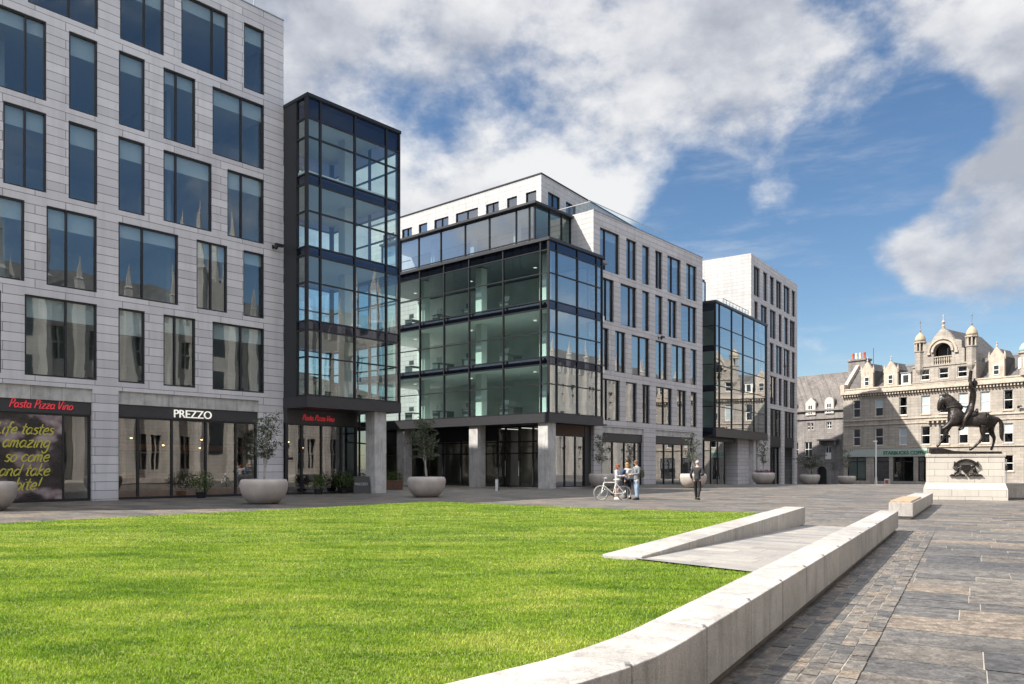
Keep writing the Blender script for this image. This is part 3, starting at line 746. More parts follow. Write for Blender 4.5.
# poster behind the first shop window
po, N, L, bs = newmat('dark_window_poster')
tc = N.new('ShaderNodeTexCoord'); mp = N.new('ShaderNodeMapping'); mp.inputs['Scale'].default_value = (1, 1, 1.4); L.new(tc.outputs['Object'], mp.inputs[0])
f = noise(N, L, mp.outputs[0], .9, 3, .5)
L.new(ramp(N, L, f, [(.40, (.012, .010, .013)), (.50, (.04, .03, .035)), (.57, (.20, .15, .16)), (.68, (.36, .30, .30))]), bs.inputs['Base Color']); bs.inputs['Roughness'].default_value = .25
M['poster'] = po
ps = thing('window_poster', 'dark photo poster with yellow brush writing filling the leftmost shop window', 'poster', LBL, A1)
MB().box(-15.2, -10.62, .19, .2, .12, 3.68).build('poster_sheet', 'poster', ps)
for t, x, z in (('Life tastes', -13.1, 2.86), ('amazing', -12.85, 2.31), ('so come', -12.78, 1.72), ('and take', -12.98, 1.13), ('a bite!', -12.86, .54)):
    k = {'Life tastes': .27, 'amazing': .285, 'so come': .285, 'and take': .285, 'a bite!': .29}[t]
    brush(t, x, z, k, .052, P, .189, .3, flat=.006).build('lettering', 'yellow', ps)
# pendant lamps and a camera
for i, (x, y, z) in enumerate(((-7.0, 2.0, 2.9), (-5.2, 2.6, 2.6), (-3.6, 1.8, 2.9), (-3.1, 3.0, 2.5), (1.3, 1.6, 2.9), (2.6, 2.2, 2.6))):
    t = thing('pendant_lamp', 'small glowing pendant lamp hanging inside the restaurant windows', 'lamp', on(LBL, A1, x, y, z), 0, 'pendant lamps inside the restaurant')
    MB().tube([(0, 0, .1), (0, 0, 4.8 - z)], .012, 5).build('cord', 'black', t); MB().lathe([(.04, .16), (.13, .0), (.1, -.02)], n=10).build('lamp_shade', 'fascia', t); MB().ell((0, 0, 0), (.06, .06, .06), 8, 6).build('bulb', 'bulb', t)
def camera_thing(label, loc_, rz):
    t = thing('security_camera', label, 'camera', loc_, rz)
    b = MB(); b.box(-.06, .06, -.02, 0, -.1, .1); b.tube([(0, 0, 0), (0, -.3, 0)], .025, 6); b.build('bracket', 'metal', t)
    MB().box(-.05, .38, -.4, -.24, -.02, .13).build('housing', 'metal', t); MB().lathe([(.1, 0), (.1, -.08), (.04, -.16)], (0, -.3, -.03), 10).build('dome', 'black', t)
camera_thing('small dark security camera on the pale stone near the glass corner bay', on(LBL, A1, -.62, 0, 13.0), A1)
# ------------------------------------------------------------------ middle office building
A2 = math.atan2(775, 663); MBL = (17.494, 71.171, 0)
B2 = thing('office_building', 'middle granite office block with a big green glass corner and white setback top floor', 'building', MBL, A2, 'granite and glass office blocks along the square')
F2 = [5.02, 8.84, 12.61, 16.42]; T2 = [8.2, 12.05, 15.85, 19.58]
rows2 = [
 [((-16.7, -13.92), (-15.6,)), ((-13.05, -11.4), ()), ((-10.59, -9.37), (-9.98,)), ((-8.39, -5.64), (-6.9,)), ((-4.75, -3.11), (-3.9,)), ((-2.27, -1.08), ())],
 [((-17.0, -15.51), ()), ((-14.63, -13.12), (-13.9,)), ((-12.2, -9.45), (-10.8,)), ((-8.47, -6.46), (-7.4,)), ((-5.72, -3.16), (-4.4,)), ((-2.3, -1.13), ())],
 [((-16.95, -14.78), (-15.7,)), ((-13.85, -11.48), (-12.3,)), ((-10.59, -9.45), ()), ((-8.51, -7.27), ()), ((-6.46, -4.84), (-5.65,)), ((-4.08, -1.17), (-2.2,))],
 [((-16.7, -13.99), (-15.85,)), ((-13.01, -11.48), (-12.31,)), ((-10.59, -9.45), ()), ((-8.51, -7.31), (-7.9,)), ((-6.46, -4.08), (-5.5,)), ((-3.11, -1.13), (-2.18,))],
]
G2 = [(-16.36, -10.36), (-8.43, -1.66)]
hl = [(a, c, F2[k], T2[k]) for k, r in enumerate(rows2) for (a, c), _ in r] + [(a, c, -.2, 4.54) for a, c in G2]
b = MB(); facade(b, P, -17.52, 0, -.2, 20.65, hl, .24)
b.quad((0, 0, -.5), (0, 22, -.5), (0, 22, 20.65), (0, 0, 20.65)); b.quad((-17.52, 0, 4.6), (-17.52, 24, 4.6), (-17.52, 24, 20.65), (-17.52, 0, 20.65))
b.build('wall', 'clad_mid', B2, fix=False)
MB().box(-17.4, -.1, .3, 23, 20.2, 20.4).build('roof', 'lead', B2)
MB().box(-17.54, .02, -.02, .5, 20.65, 20.71).build('parapet_coping', 'lead', B2)
# pale sunlit return wall and top floor
MB().box(-17.56, -17.522, -.002, 24, 16.62, 20.66).build('side_wall', 'clad_white', B2)
al = R(6.03); ca, sa = math.cos(al), math.sin(al); TC = (-17.62, 4.92)
pf = lambda u, w, z: (TC[0] + u * ca - w * sa, TC[1] + u * sa + w * ca, z)
Lw = PY(TC[0]); Z0, Z1 = 20.4, 24.52
lh = [(5.42, 6.5), (7.42, 8.49), (9.39, 10.81), (11.73, 14.36), (15.25, 17.04), (17.94, 19.06), (19.97, 21.33), (22.4, 24.0)]
fh = [(1.01, 2.86), (3.82, 5.48), (7.2, 8.9), (10.6, 12.4)]
top = MB(); facade(top, Lw, 4.92, 26, Z0, Z1, [(a, c, 21.2, 23.37) for a, c in lh], .18); facade(top, pf, 0, 17.8, Z0, Z1, [(a, c, 21.2, 23.45) for a, c in fh], .18)
e = pf(17.8, 0, 0); top.quad((e[0], e[1], Z0), (e[0], 26, Z0), (e[0], 26, Z1), (e[0], e[1], Z1)); top.quad((TC[0], 26, Z0), (e[0], 26, Z0), (e[0], 26, Z1), (TC[0], 26, Z1))
st = top.build('top_storey', 'clad_white', B2, fix=False)
MB().prism([(TC[0] - .05, TC[1] - .05), (e[0] + .05, e[1] - .05), (e[0] + .05, 26.05), (TC[0] - .05, 26.05)], Z1, Z1 + .1).build('roof_edge', 'metal', st)
for a, c in lh: window(B2, Lw, a, c, 21.2, 23.37, ((a + c) / 2,) if c - a > 1.2 else (), (22.2,), t=.06, gl='mirror')
for a, c in fh: window(B2, pf, a, c, 21.2, 23.45, ((a + c) / 2,), t=.06)
MB().box(-17.3, -.2, 9, 9.1, 20.45, 24.4).build('interior_wall', 'inwall', B2)
for k, r in enumerate(rows2):
    for (a, c), mu in r: window(B2, P, a, c, F2[k], T2[k], mu, w0=.12, w1=.26, gl='mirror', blind=.7 if k == 3 else 0)
FF = [5.0, 8.75, 12.55, 16.4, 20.3]
for z in FF: MB().box(-17.4, -.1, .4, 8, z - .5, z - .1).build('floor_slab', 'ceil', B2)
MB().box(-17.4, -.1, 7.9, 8, 0, 20).build('interior_wall', 'indark', B2)
for gi, (a, c) in enumerate(G2):
    MB().box(a, c, .08, .35, 4.07, 4.54).build('stone_lintel', 'column', B2)
    MB().box(a, c, .16, .35, 3.45, 4.067).build('shop_fascia', 'fascia', B2)
    mu = ((-14.6, -12.9, -11.3), (-6.6, -5.0, -3.4))[gi]
    b = MB(); bars(b, P, a, c, -.1, 3.45, .22, .36, .09, mu); f = b.build('shop_window', 'metal', B2)
    us = [a + .05, *mu, c - .05]
    for i in range(4): pane(P, us[i] + .03, us[i + 1] - .03, -.02, 3.38, .3, 'mirror', f)
MB().box(-17.4, -.1, 6, 6.1, -.2, 4.4).build('shop_back_wall', 'indark', B2)
camera_thing('small dark security camera on the grey stone of the middle office block', on(MBL, A2, -8.0, 0, 12.3), A2)
# glass corner
e2 = 1.3; XL, XR, YB = -24.64, -18.23, 19.0
ba = MB().box(XL + .2, XR, -e2 + .2, YB, 4.72, 4.78).build('glass_corner', 'metal', B2)
bands = [(4.5, 5.11), (8.35, 8.85), (12.08, 12.62), (16.0, 16.62)]; tr = [7.03, 10.5, 14.46]
fr = MB()
curtain(ba, PX(-e2), [XL + .05, -23.71, -21.34, -19.0, XR - .05], bands, tr, frame=fr, gl='mirror')
curtain(ba, PY(XL), [-e2 + .12, -.55, 2.8, 6.1, 8.7, 11.35, 13.75, 16.4, YB], bands, tr, frame=fr)
curtain(ba, PY(XR, -1), [-e2 + .12, 0], bands, tr, frame=fr, gl='mirror')
fr.build('bay_frame', 'metal', ba)
b = MB().box(XL - .06, XR + .02, -e2 - .06, -e2 + .25, 16.62, 16.82); b.box(XL - .06, XL + .25, -e2 + .25, YB, 16.62, 16.82); b.build('roof_edge', 'fascia', ba)
MB().box(XL + .1, -17.4, -e2 + .1, YB, 16.4, 16.6).build('bay_roof', 'lead', ba)
b = MB().box(XL - .03, XR + .03, -e2 - .03, -e2 + .3, 4.45, 5.06); b.box(XL - .03, XL + .3, -e2 + .3, YB, 4.45, 5.06); b.build('fascia', 'fascia', ba)
MB().box(XL + .2, -17.4, -e2 + .2, YB, 4.5, 4.6).build('soffit', 'panel', ba)
for z in (5.1, 8.85, 12.6): MB().box(XL + .3, -17.6, -e2 + .3, YB, z - .45, z - .02).build('floor_slab', 'ceil', ba)
MB().box(-17.9, -17.6, .3, YB, 5, 16.3).build('interior_wall', 'inwall', ba)
for y in (.2, 6.3, 12.5):
    MB().box(XL + 1.6, XL + 2.2, y, y + .6, 5.1, 16.3).build('interior_column', 'ceil', ba)
for k, z in enumerate((8.38, 12.1, 15.95)):
    for y in (2.2, 8.6, 15):
        MB().box(XL + 2.9, XL + 3.1, y, y + .2, z - .05, z - .02).build('ceiling_lamp', 'ceil_lamp', ba)
for k, z in enumerate((5.1, 8.85, 12.6)):     # desks and screens seen through the glass
    for y in (3.4, 7.2, 10.4, 13.6):
        d = MB().box(XL + 1.2, XL + 2.9, y, y + .8, z + .7, z + .74); d.box(XL + 1.25, XL + 1.3, y, y + .8, z, z + .7); d.box(XL + 2.8, XL + 2.85, y, y + .8, z, z + .7); d.box(XL + 1.5, XL + 1.55, y + .1, y + .6, z + .85, z + 1.2)
        d.build('office_desk', 'infloor', ba)
# terrace storey
tx, ty = -22.0, 2.05
tb = MB().box(tx - .25, -17.5, ty - .25, YB, 20.4, 20.56).build('terrace_storey', 'fascia', B2)
fr = MB()
curtain(tb, PY(tx), [ty + .05, 2.6, 3.85, 6.5, 9.05, 11.75, 14.35, 16.6, YB], [(16.55, 16.75)], [17.95], frame=fr, z0=16.6, z1=20.4, t=.08, gl='mirror')
curtain(tb, PX(ty), [tx + .1, -20.2, -18.7, -17.6], [(16.55, 16.75)], [17.95], frame=fr, z0=16.6, z1=20.4, t=.08)
fr.build('bay_frame', 'metal', tb)
MB().box(tx + .3, -17.6, ty + .4, YB, 20.2, 20.3).build('ceiling', 'ceil', tb)
MB().box(-18.6, -18.4, ty + 3, YB, 16.6, 20.2).build('interior_wall', 'clad_white', tb)
for y in (4.5, 9, 13.5): MB().box(tx + 1.0, tx + 1.4, y, y + .4, 16.6, 20.2).build('interior_column', 'ceil', tb)
# balustrades
b = MB()
for k, (p, u0, u1, z) in enumerate(((PX(.6), -17.3, -6.0, 20.7),)):
    for i in range(8):
        a = u0 + (u1 - u0) * i / 8; c = u0 + (u1 - u0) * (i + 1) / 8
        pane(p, a + .03, c - .03, z - .1, z + .85, 0, 'clearglass', B2, 'balustrade_pane')
    MB().box(u0, u1, .57, .63, z + .85, z + .89).build('balustrade_rail', 'steel', B2)
q = PY(-17.1)
pane(q, .6, 4.7, 20.6, 21.5, 0, 'clearglass', B2, 'balustrade_pane'); MB().box(-17.13, -17.07, .6, 4.7, 21.5, 21.54).build('balustrade_rail', 'steel', B2)
# columns and entrance under the glass corner
for x, y in ((XL + .15, -1.1), (XL + .15, 5.35), (XL + .15, 13.3)):
    MB().box(x, x + .85, y, y + .85, -.05, 4.5).build('column', 'column', B2)
MB().box(-17.52, -16.36, .002, 1.2, -.1, 4.6).build('pier', 'clad_mid', B2)
MB().box(-18.3, -17.53, .25, 1.2, -.1, 4.5).build('pier', 'panel', B2)
Pn = PX(.3); b = MB(); bars(b, Pn, -22.3, -18.3, -.02, 3.75, 0, .14, .08, (-20.7, -19.4)); f = b.build('shop_window', 'metal', B2)
for a, c in ((-22.25, -20.75), (-20.65, -19.45), (-19.35, -18.35)): pane(Pn, a, c, .05, 3.7, .07, 'mirror', f)
MB().box(-22.3, -18.3, .28, .5, 3.752, 4.5).build('shop_fascia', 'timber_dark', B2)
Pe = PY(-22.3); b = MB(); bars(b, Pe, .3, 18.5, -.02, 4.45, 0, .16, .1, (1.2, 2.0, 3.3, 4.6, 5.4, 7.2, 9.2, 11.2, 13, 15), (3.3, 2.45)); f = b.build('entrance_glazing', 'metal', B2)
us = [.35, 1.2, 2.0, 3.3, 4.6, 5.4, 7.2, 9.2, 11.2, 13, 15, 18.4]
for i in range(len(us) - 1): pane(Pe, us[i] + .05, us[i + 1] - .05, .05, 4.4, .08, 'shopglass', f)
for y in (3.25, 4.55):
    MB().tube([(-22.36, y, .8), (-22.36, y, 1.9)], .022, 6).build('door_handle', 'steel', f)
MB().box(-22.34, -22.3, 5.45, 18.4, 3.4, 4.4).build('entrance_fascia', 'panel', B2)
MB().box(-17.7, -17.6, .5, 18.5, -.1, 4.5).build('lobby_wall', 'inwall_warm', B2)
MB().box(-22.2, -17.6, 18.4, 18.5, -.1, 4.5).build('lobby_wall', 'indark', B2)
b = MB()
for y in (2.2, 4, 6): b.box(-21, -19, y, y + .12, 4.35, 4.4)
b.build('ceiling_lamp', 'ceil_lamp', B2)
# ------------------------------------------------------------------ glazed link in the gap
lk0 = on(LBL, A1, 4.62, 5.85); lk1 = on(MBL, A2, -22.3, 18.4)
dx, dy = lk1[0] - lk0[0], lk1[1] - lk0[1]; Ll = math.hypot(dx, dy)
LK = thing('glazed_link', 'dark low glazed link set back between the left and middle office blocks', 'building', (lk0[0], lk0[1], 0), math.atan2(dy, dx))
b = MB(); us = [Ll * i / 6 for i in range(7)]; bars(b, PX(), 0, Ll, 0, 7.2, 0, .15, .1, us[1:-1], (3.3, 4.6)); f = b.build('glazed_wall', 'metal', LK)
for i in range(6): pane(PX(), us[i] + .06, us[i + 1] - .06, .06, 7.1, .07, 'shopglass', f)
MB().box(-.2, Ll + .2, -.15, 4, 7.2, 7.4).build('roof', 'fascia', LK)
MB().box(0, Ll, 3.6, 3.7, 0, 7.1).build('back_wall', 'indark', LK)

# ------------------------------------------------------------------ far office building
A3 = R(54.6); TBL = (25.932, 84.0, 0)
B3 = thing('office_building', 'farthest office block with a white sunlit side and a mirror glass box in front', 'building', TBL, A3, 'granite and glass office blocks along the square')
rows3 = [(4.95, 8.2, [((6.65, 11.06), (8.1, 9.6)), ((12.35, 16.65), (13.8, 15.2))]),
 (8.72, 12.0, [((2.2, 5.2), (3.6,)), ((6.65, 9.17), (7.9,)), ((10.0, 11.27), ()), ((11.92, 13.9), (12.9,)), ((14.69, 16.89), (15.8,))]),
 (12.46, 15.8, [((2.0, 4.1), ()), ((6.46, 8.05), ()), ((8.87, 11.38), (10.1,)), ((11.92, 14.58), (13.2,)), ((15.49, 16.89), ())]),
 (16.38, 19.65, [((1.05, 2.31), ()), ((3.22, 5.58), (4.4,)), ((6.56, 8.87), (7.7,)), ((10.0, 11.27), ()), ((12.14, 13.9), ()), ((14.58, 16.89), (15.8,))]),
 (20.25, 23.5, [((.88, 2.95), (1.9,)), ((4.06, 5.68), ()), ((6.56, 8.15), ()), ((8.97, 11.17), (10.1,)), ((11.92, 14.58), (13.2,)), ((15.38, 17.01), ())])]
hl = [(a, c, z0, z1) for z0, z1, r in rows3 for (a, c), _ in r] + [(6.46, 11.06, -1.2, 4.95), (12.68, 16.9, -1.2, 4.95)]
hl = [(6.65, 11.06, -1.2, 8.2) if h[0] in (6.46,) and h[2] < 0 else (12.35, 16.65, -1.2, 8.2) if h[0] == 12.68 else h for h in hl if h[2] != 4.95]
b = MB(); facade(b, P, 0, 17.84, -1.2, 24.6, hl, .3)
b.quad((17.84, 0, -1.5), (17.84, 36, -1.5), (17.84, 36, 24.6), (17.84, 0, 24.6)); b.quad((0, 36, -1), (17.84, 36, -1), (17.84, 36, 24.6), (0, 36, 24.6))
b.build('wall', 'clad_mid', B3, fix=False)
side = [(13.5, 16.3, 21.2, 22.5), (5.0, 8.0, 17.4, 19.2)]
b = MB(); facade(b, PY(-.02), -.002, 36, 0, 24.6, side, .3); b.build('side_wall', 'clad_white', B3, fix=False)
for s_ in side: window(B3, PY(-.02), *s_, gl='winglass')
MB().box(.05, 17.8, .4, 35.9, 24.2, 24.4).build('roof', 'lead', B3)
for z0, z1, r in rows3:
    for (a, c), mu in r: window(B3, P, a, c, z0, z1, mu, w0=.14, w1=.28, gl='mirror')
for z in (8.3, 12.1, 15.9, 19.8): MB().box(.1, 17.7, .45, 7, z - .1, z + .3).build('floor_slab', 'ceil', B3)
MB().box(.1, 17.7, 6.9, 7, -1.2, 24).build('interior_wall', 'indark', B3)
for a, c in ((6.65, 11.06), (12.35, 16.65)):
    MB().box(a, c, .1, .32, 3.8, 4.945).build('spandrel_panel', 'panel', B3)
    b = MB(); bars(b, P, a, c, -1.1, 3.8, 1.2, 1.34, .1, ((a * 2 + c) / 3, (a + 2 * c) / 3)); f = b.build('shop_window', 'metal', B3); pane(P, a, c, -1.1, 3.8, 1.27, 'shopglass', f)
# mirror box
yg = -1.0; X0, X1 = -13.17, 2.36
bx = MB().box(X0 + .2, X1, yg + .2, 4.2, 4.7, 4.76).build('glass_box', 'metal', B3)
bands = [(4.44, 5.14)]; tr = [7.16, 9.13, 11.12, 12.88, 14.76]
fr = MB()
curtain(bx, PX(yg), [X0 + .05, -12.08, -8.73, -5.4, -1.93, 1.99, X1 - .04], bands, tr, frame=fr, z0=4.44, z1=16.9, gl='mirror', t=.1)
curtain(bx, PY(X0), [yg + .15, 1.2, 4.2], [(4.44, 5.14), (8.6, 9.13), (12.4, 12.88), (16.2, 16.9)], [7.16, 11.12, 14.76], frame=fr)
curtain(bx, PY(X1, -1), [yg + .15, 0], bands, tr, frame=fr, z0=4.44, z1=16.9, gl='mirror')
fr.build('bay_frame', 'metal', bx)
b = MB().box(X0 - .06, X1 + .04, yg - .06, yg + .2, 16.9, 17.12); b.box(X0 - .06, X0 + .2, yg + .2, 4.2, 16.9, 17.12); b.build('roof_edge', 'fascia', bx)
b = MB().box(X0 - .03, X1 + .03, yg - .04, yg + .3, 4.3, 5.08); b.build('fascia', 'fascia', bx)
MB().box(X0 + .1, 0, yg + .1, 16, 16.6, 16.85).build('bay_roof', 'lead', bx)
for z in (5.1, 9.1, 12.85): MB().box(X0 + .3, -.1, yg + .3, 4.2, z - .45, z).build('floor_slab', 'ceil', bx)
MB().box(X0 + .1, -.1, 4.2, 4.4, -.6, 16.6).build('interior_wall', 'inwall', bx)
# shopfront, recess and pier below it
Pd = PX(.2); b = MB(); bars(b, Pd, -13.0, -7.4, -.5, 4.0, 0, .14, .09, (-11.2, -9.4)); f = b.build('shop_window', 'metal', B3)
for a, c in ((-12.9, -11.25), (-11.15, -9.45), (-9.35, -7.5)): pane(Pd, a, c, -.4, 3.9, .07, 'mirror', f)
MB().box(-13.1, 0, .15, .4, 3.95, 4.45).build('shop_fascia', 'panel', B3)
b = MB(); bars(b, PX(2.2), -7.4, -2.9, -.6, 3.95, 0, .14, .1, (-6.0, -4.6)); f = b.build('entrance_glazing', 'metal', B3); pane(PX(2.2), -7.3, -3, -.5, 3.9, .07, 'shopglass', f)
MB().box(-4.6, -1.0, -.1, 1.5, -.8, 4.44).build('pier', 'clad_mid', B3)
MB().box(-1.0, -.25, -.6, .1, -.8, 4.3).build('column', 'column', B3)
MB().box(.3, 1.0, -.6, .1, -.8, 4.3).build('column', 'column', B3)
MB().box(0, 5.5, .35, .6, -1, 4.3).build('shop_wall', 'panel', B3)
# set-back terrace glazing and rail above the mirror box
b = MB(); bars(b, PX(2.0), -13, -8.0, 17.0, 20.2, 0, .12, .08, (-11.5, -9.8)); f = b.build('terrace_glazing', 'metal', B3); pane(PX(2.0), -12.95, -8.05, 17.0, 20.1, .06, 'mirror', f)
MB().box(-13, -8.0, 2.1, 12, 20.2, 20.4).build('terrace_roof', 'fascia', B3)
b = MB()
for i in range(9): b.tube([(-8 + i * .95, .2, 16.9), (-8 + i * .95, .2, 18.3)], .025, 6)
b.tube([(-8, .2, 18.3), (-.3, .2, 18.3)], .03, 6); b.build('terrace_rail', 'metal', B3)
for i in range(4): pane(PX(.22), -7.95 + i * 1.9, -6.1 + i * 1.9, 16.95, 18.1, 0, 'clearglass', B3, 'balustrade_pane')
# ------------------------------------------------------------------ victorian granite building
A4 = math.atan2(-775, 590); ABL = (49.548, 100, 0)
AB = thing('granite_building', 'warm sunlit Victorian granite building with an arched gable, domed turrets and dormers behind the statue', 'building', ABL, A4)
P = PX()
wx = [(-5.8, -4.82), (-2.77, -1.7), (.39, 1.4), (3.15, 4.24), (5.31, 6.49), (7.58, 8.65), (10.03, 11.06), (12.49, 13.48), (15.9, 16.9), (18.6, 19.6), (21.4, 22.4)]
so = [(-6.59, -3.99), (-2.9, -.91), (-.39, 2.22), (2.78, 3.76), (14.6, 17.2), (18.2, 20.6), (21.4, 23.6)]
X0, X1, ZB = -7.2, 25, -1.3
hl = [(a, c, 4.24, 6.5) for a, c in wx] + [(a, c, 8.06, 10.36) for a, c in wx] + [(a, c, -.42, 2.72) for a, c in so] + [(12.5, 13.5, .95, 2.8), (6.0, 7.0, .2, 2.8), (8.6, 9.6, .2, 2.8)]
b = MB(); facade(b, P, X0, X1, ZB, 11.9, hl, .25)
b.quad((X0, 0, ZB), (X0, 14, ZB), (X0, 14, 11.9), (X0, 0, 11.9)); b.quad((X1, 0, ZB), (X1, 14, ZB), (X1, 14, 11.9), (X1, 0, 11.9)); b.quad((X0, 14, ZB), (X1, 14, ZB), (X1, 14, 11.9), (X0, 14, 11.9))
b.build('wall', 'sand', AB, fix=False)
def sash(root, P, a, c, z0, z1, w=.12, gl='oldglass', blind=False, fr='sash', nm='window'):
    b = MB(); t = .075; bars(b, P, a, c, z0, z1, w, w + .1, t, (), ((z0 + z1) / 2,), .08); o = b.build(nm, fr, root)
    pane(P, a + .05, c - .05, z0 + .05, (z0 + z1) / 2, w + .05, gl, o); pane(P, a + .05, c - .05, (z0 + z1) / 2, z1 - .05, w + .05, 'netglass' if blind else gl, o)
    MB().box(a - .1, c + .1, -.08, .13, z0 - .16, z0 - .002, P=P).build('sill', 'sandtrim', o)
    return o
for i, (a, c) in enumerate(wx):
    sash(AB, P, a, c, 4.24, 6.5, gl='netglass' if i in (2, 8) else 'oldglass', blind=i in (5, 7))
    sash(AB, P, a, c, 8.06, 10.36, gl='netglass' if i in (3, 5, 6) else 'oldglass', blind=i in (1, 4))
for a, c in ((12.5, 13.5), (6.0, 7.0), (8.6, 9.6)): sash(AB, P, a, c, .95 if a > 12 else .2, 2.8)
MB().box(X0, X1, .6, 5, 3.1, 3.2).build('floor_slab', 'ceil', AB); MB().box(X0, X1, .6, 5, 7.2, 7.3).build('floor_slab', 'ceil', AB)
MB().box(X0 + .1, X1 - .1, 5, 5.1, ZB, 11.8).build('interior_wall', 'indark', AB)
b = MB()
for z, d, h in ((3.86, .14, .16), (6.92, .1, .14), (7.55, .12, .16), (10.62, .06, .1)): b.box(X0 - .04, X1, -d, .02, z, z + h)
b.build('string_course', 'sandtrim', AB)
b = MB(); b.box(X0 - .1, X1, -.5, .02, 11.15, 11.36); b.box(X0 - .06, X1, -.36, .02, 11.36, 11.5); n = int((X1 - X0) / .36)
for i in range(n): b.box(X0 + i * .36, X0 + i * .36 + .17, -.36, .0, 10.82, 11.148)
b.build('dentil_cornice', 'sandtrim', AB)
b = MB().box(X0 - .05, X1, -.08, .4, 11.5, 11.78); b.box(X0 - .08, X1, -.14, .46, 11.78, 11.95); b.build('parapet', 'sandtrim', AB)
# mansard roof
b = MB().add([(X0, .5, 11.7), (X1, .5, 11.7), (X1, 3.6, 14.75), (X0, 3.6, 14.75), (X1, 9, 15.6), (X0, 9, 15.6), (X1, 14, 11.7), (X0, 14, 11.7)], [(0, 1, 2, 3), (3, 2, 4, 5), (5, 4, 6, 7), (0, 3, 5, 7), (1, 6, 4, 2)])
b.build('roof', 'slate', AB, fix=False)
b = MB().box(X0, 2.2, 3.5, 3.75, 14.7, 14.86); b.box(9.8, X1, 3.5, 3.75, 14.7, 14.86); b.build('roof_ridge_lead', 'lead', AB)
# skew gable and chimney at the left end
b = MB().slab([(X0 - .3, 11.2), (X0 + .25, 11.2), (X0 + .25, 12.6), (X0 - .3, 12.6)], -.2, 1.0)
b.add([(X0 - .3, .4, 12.3), (X0 + .2, .4, 12.3), (X0 + .2, 3.8, 15.6), (X0 - .3, 3.8, 15.6), (X0 - .3, .4, 11.2), (X0 + .2, .4, 11.2), (X0 + .2, 3.8, 11.2), (X0 - .3, 3.8, 11.2)], [(0, 1, 2, 3), (4, 5, 1, 0), (5, 6, 2, 1), (6, 7, 3, 2), (7, 4, 0, 3)])
b.build('skew_gable', 'sandtrim', AB)
b = MB().box(-8.6, -6.1, 3.8, 5.2, 9, 16.2); b.box(-8.75, -5.95, 3.65, 5.35, 16.2, 16.45); ch = b.build('chimney', 'oldstone', AB)
for i, x in enumerate((-8.3, -7.75, -7.2, -6.65)):
    MB().lathe([(.2, 0), (.17, .5), (.2, .8), (.2, .92)], (x, 4.5, 16.45), 10).build('chimney_pot', 'terracotta' if i in (0, 3) else 'buffpot', ch)
MB().tube([(-5.6, 5, 14.5), (-5.6, 5, 17.9)], .03, 5).build('aerial', 'metal', AB)
def stone_dormer(xa, xb, za, ztop, root, mat='sandtrim', d=1.9, y=.1, win=True):
    m = (xa + xb) / 2; hw = (xb - xa) / 2
    b = MB().slab([(xa, za), (xb, za), (xb, ztop - 1.25), (xb - .06, ztop - 1.1), (m + .18, ztop - .18), (m, ztop), (m - .18, ztop - .18), (xa + .06, ztop - 1.1), (xa, ztop - 1.25)], y, y + .35)
    for x in (xa, xb): b.lathe([(.13, 0), (.13, .5), (.001, 1.1)], (x, y + .15, ztop - 1.5), 6)
    b.lathe([(.06, 0), (.12, .25), (.05, .4), (.09, .55), (.001, .8)], (m, y + .15, ztop - .1), 6)
    o = b.build('dormer', mat, root)
    MB().add([(xa, y + .35, ztop - 1.2), (m, y + .35, ztop - .15), (xb, y + .35, ztop - 1.2), (xa, y + .35 + d * 1.6, ztop - 1.2), (m, y + .35 + d * 1.9, ztop - .15), (xb, y + .35 + d * 1.6, ztop - 1.2), (xa, y + .35, za), (xb, y + .35, za)], [(0, 1, 4, 3), (1, 2, 5, 4), (0, 3, 6), (2, 7, 5)]).build('dormer_roof', 'slate', o, fix=False)
    if win:
        q = PX(y - .06); f = MB(); bars(f, q, m - .33, m + .33, za + .25, za + 1.42, 0, .05, .07, (), (za + .83,)); f = f.build('dormer_window', 'sash', o)
        MB().box(m - .27, m + .27, y - .03, y - .01, za + .31, za + 1.36).build('pane', 'oldpane', f)
    return o
stone_dormer(-4.72, -3.1, 11.95, 15.4, AB); stone_dormer(-1.62, .14, 11.95, 15.2, AB); stone_dormer(10.88, 12.55, 11.95, 15.5, AB); stone_dormer(19.6, 21.2, 11.95, 15.4, AB)
o = MB().slab([(.42, 12.0), (1.6, 12.0), (1.6, 13.45), (.42, 13.45)], .5, 2.6).build('small_dormer', 'sash', AB)
MB().box(.68, 1.34, .46, .495, 12.25, 13.2).build('pane', 'oldpane', o); MB().box(.35, 1.67, .4, 2.8, 13.45, 13.58).build('dormer_roof', 'lead', o)
# central gable
gx0, gx1 = 2.16, 9.6
hl = [(3.15, 4.22, 12.3, 13.6), (5.33, 6.45, 12.3, 13.6), (7.5, 8.6, 12.3, 13.6)]
b = MB(); q = PX(-.12); facade(b, q, gx0, gx1, 11.5, 14.1, hl, .2)
b.quad((gx0, -.12, 11.5), (gx0, 11, 11.5), (gx0, 11, 14.1), (gx0, -.12, 14.1)); b.quad((gx1, -.12, 11.5), (gx1, 11, 11.5), (gx1, 11, 14.1), (gx1, -.12, 14.1)); b.quad((gx0, .3, 14.1), (gx1, .3, 14.1), (gx1, -.12, 14.1), (gx0, -.12, 14.1))
b.box(gx0 - .05, gx1 + .05, -.22, -.122, 13.9, 14.06); b.box(gx0 - .05, gx1 + .05, -.2, -.122, 11.95, 12.1)
gb = b.build('gable_storey', 'sand', AB, fix=False)
for a, c, z0, z1 in hl: sash(AB, q, a, c, z0, z1)
cx = 5.79; prof = [(3.6, 14.1), (8.3, 14.1), (8.3, 15.75), (8.0, 15.85), (8.0, 16.75), (7.55, 16.9), (7.1, 17.0), (6.75, 17.6), (6.3, 18.1), (cx, 18.64)]
prof += [(2 * cx - x, z) for x, z in prof[-2:1:-1]]
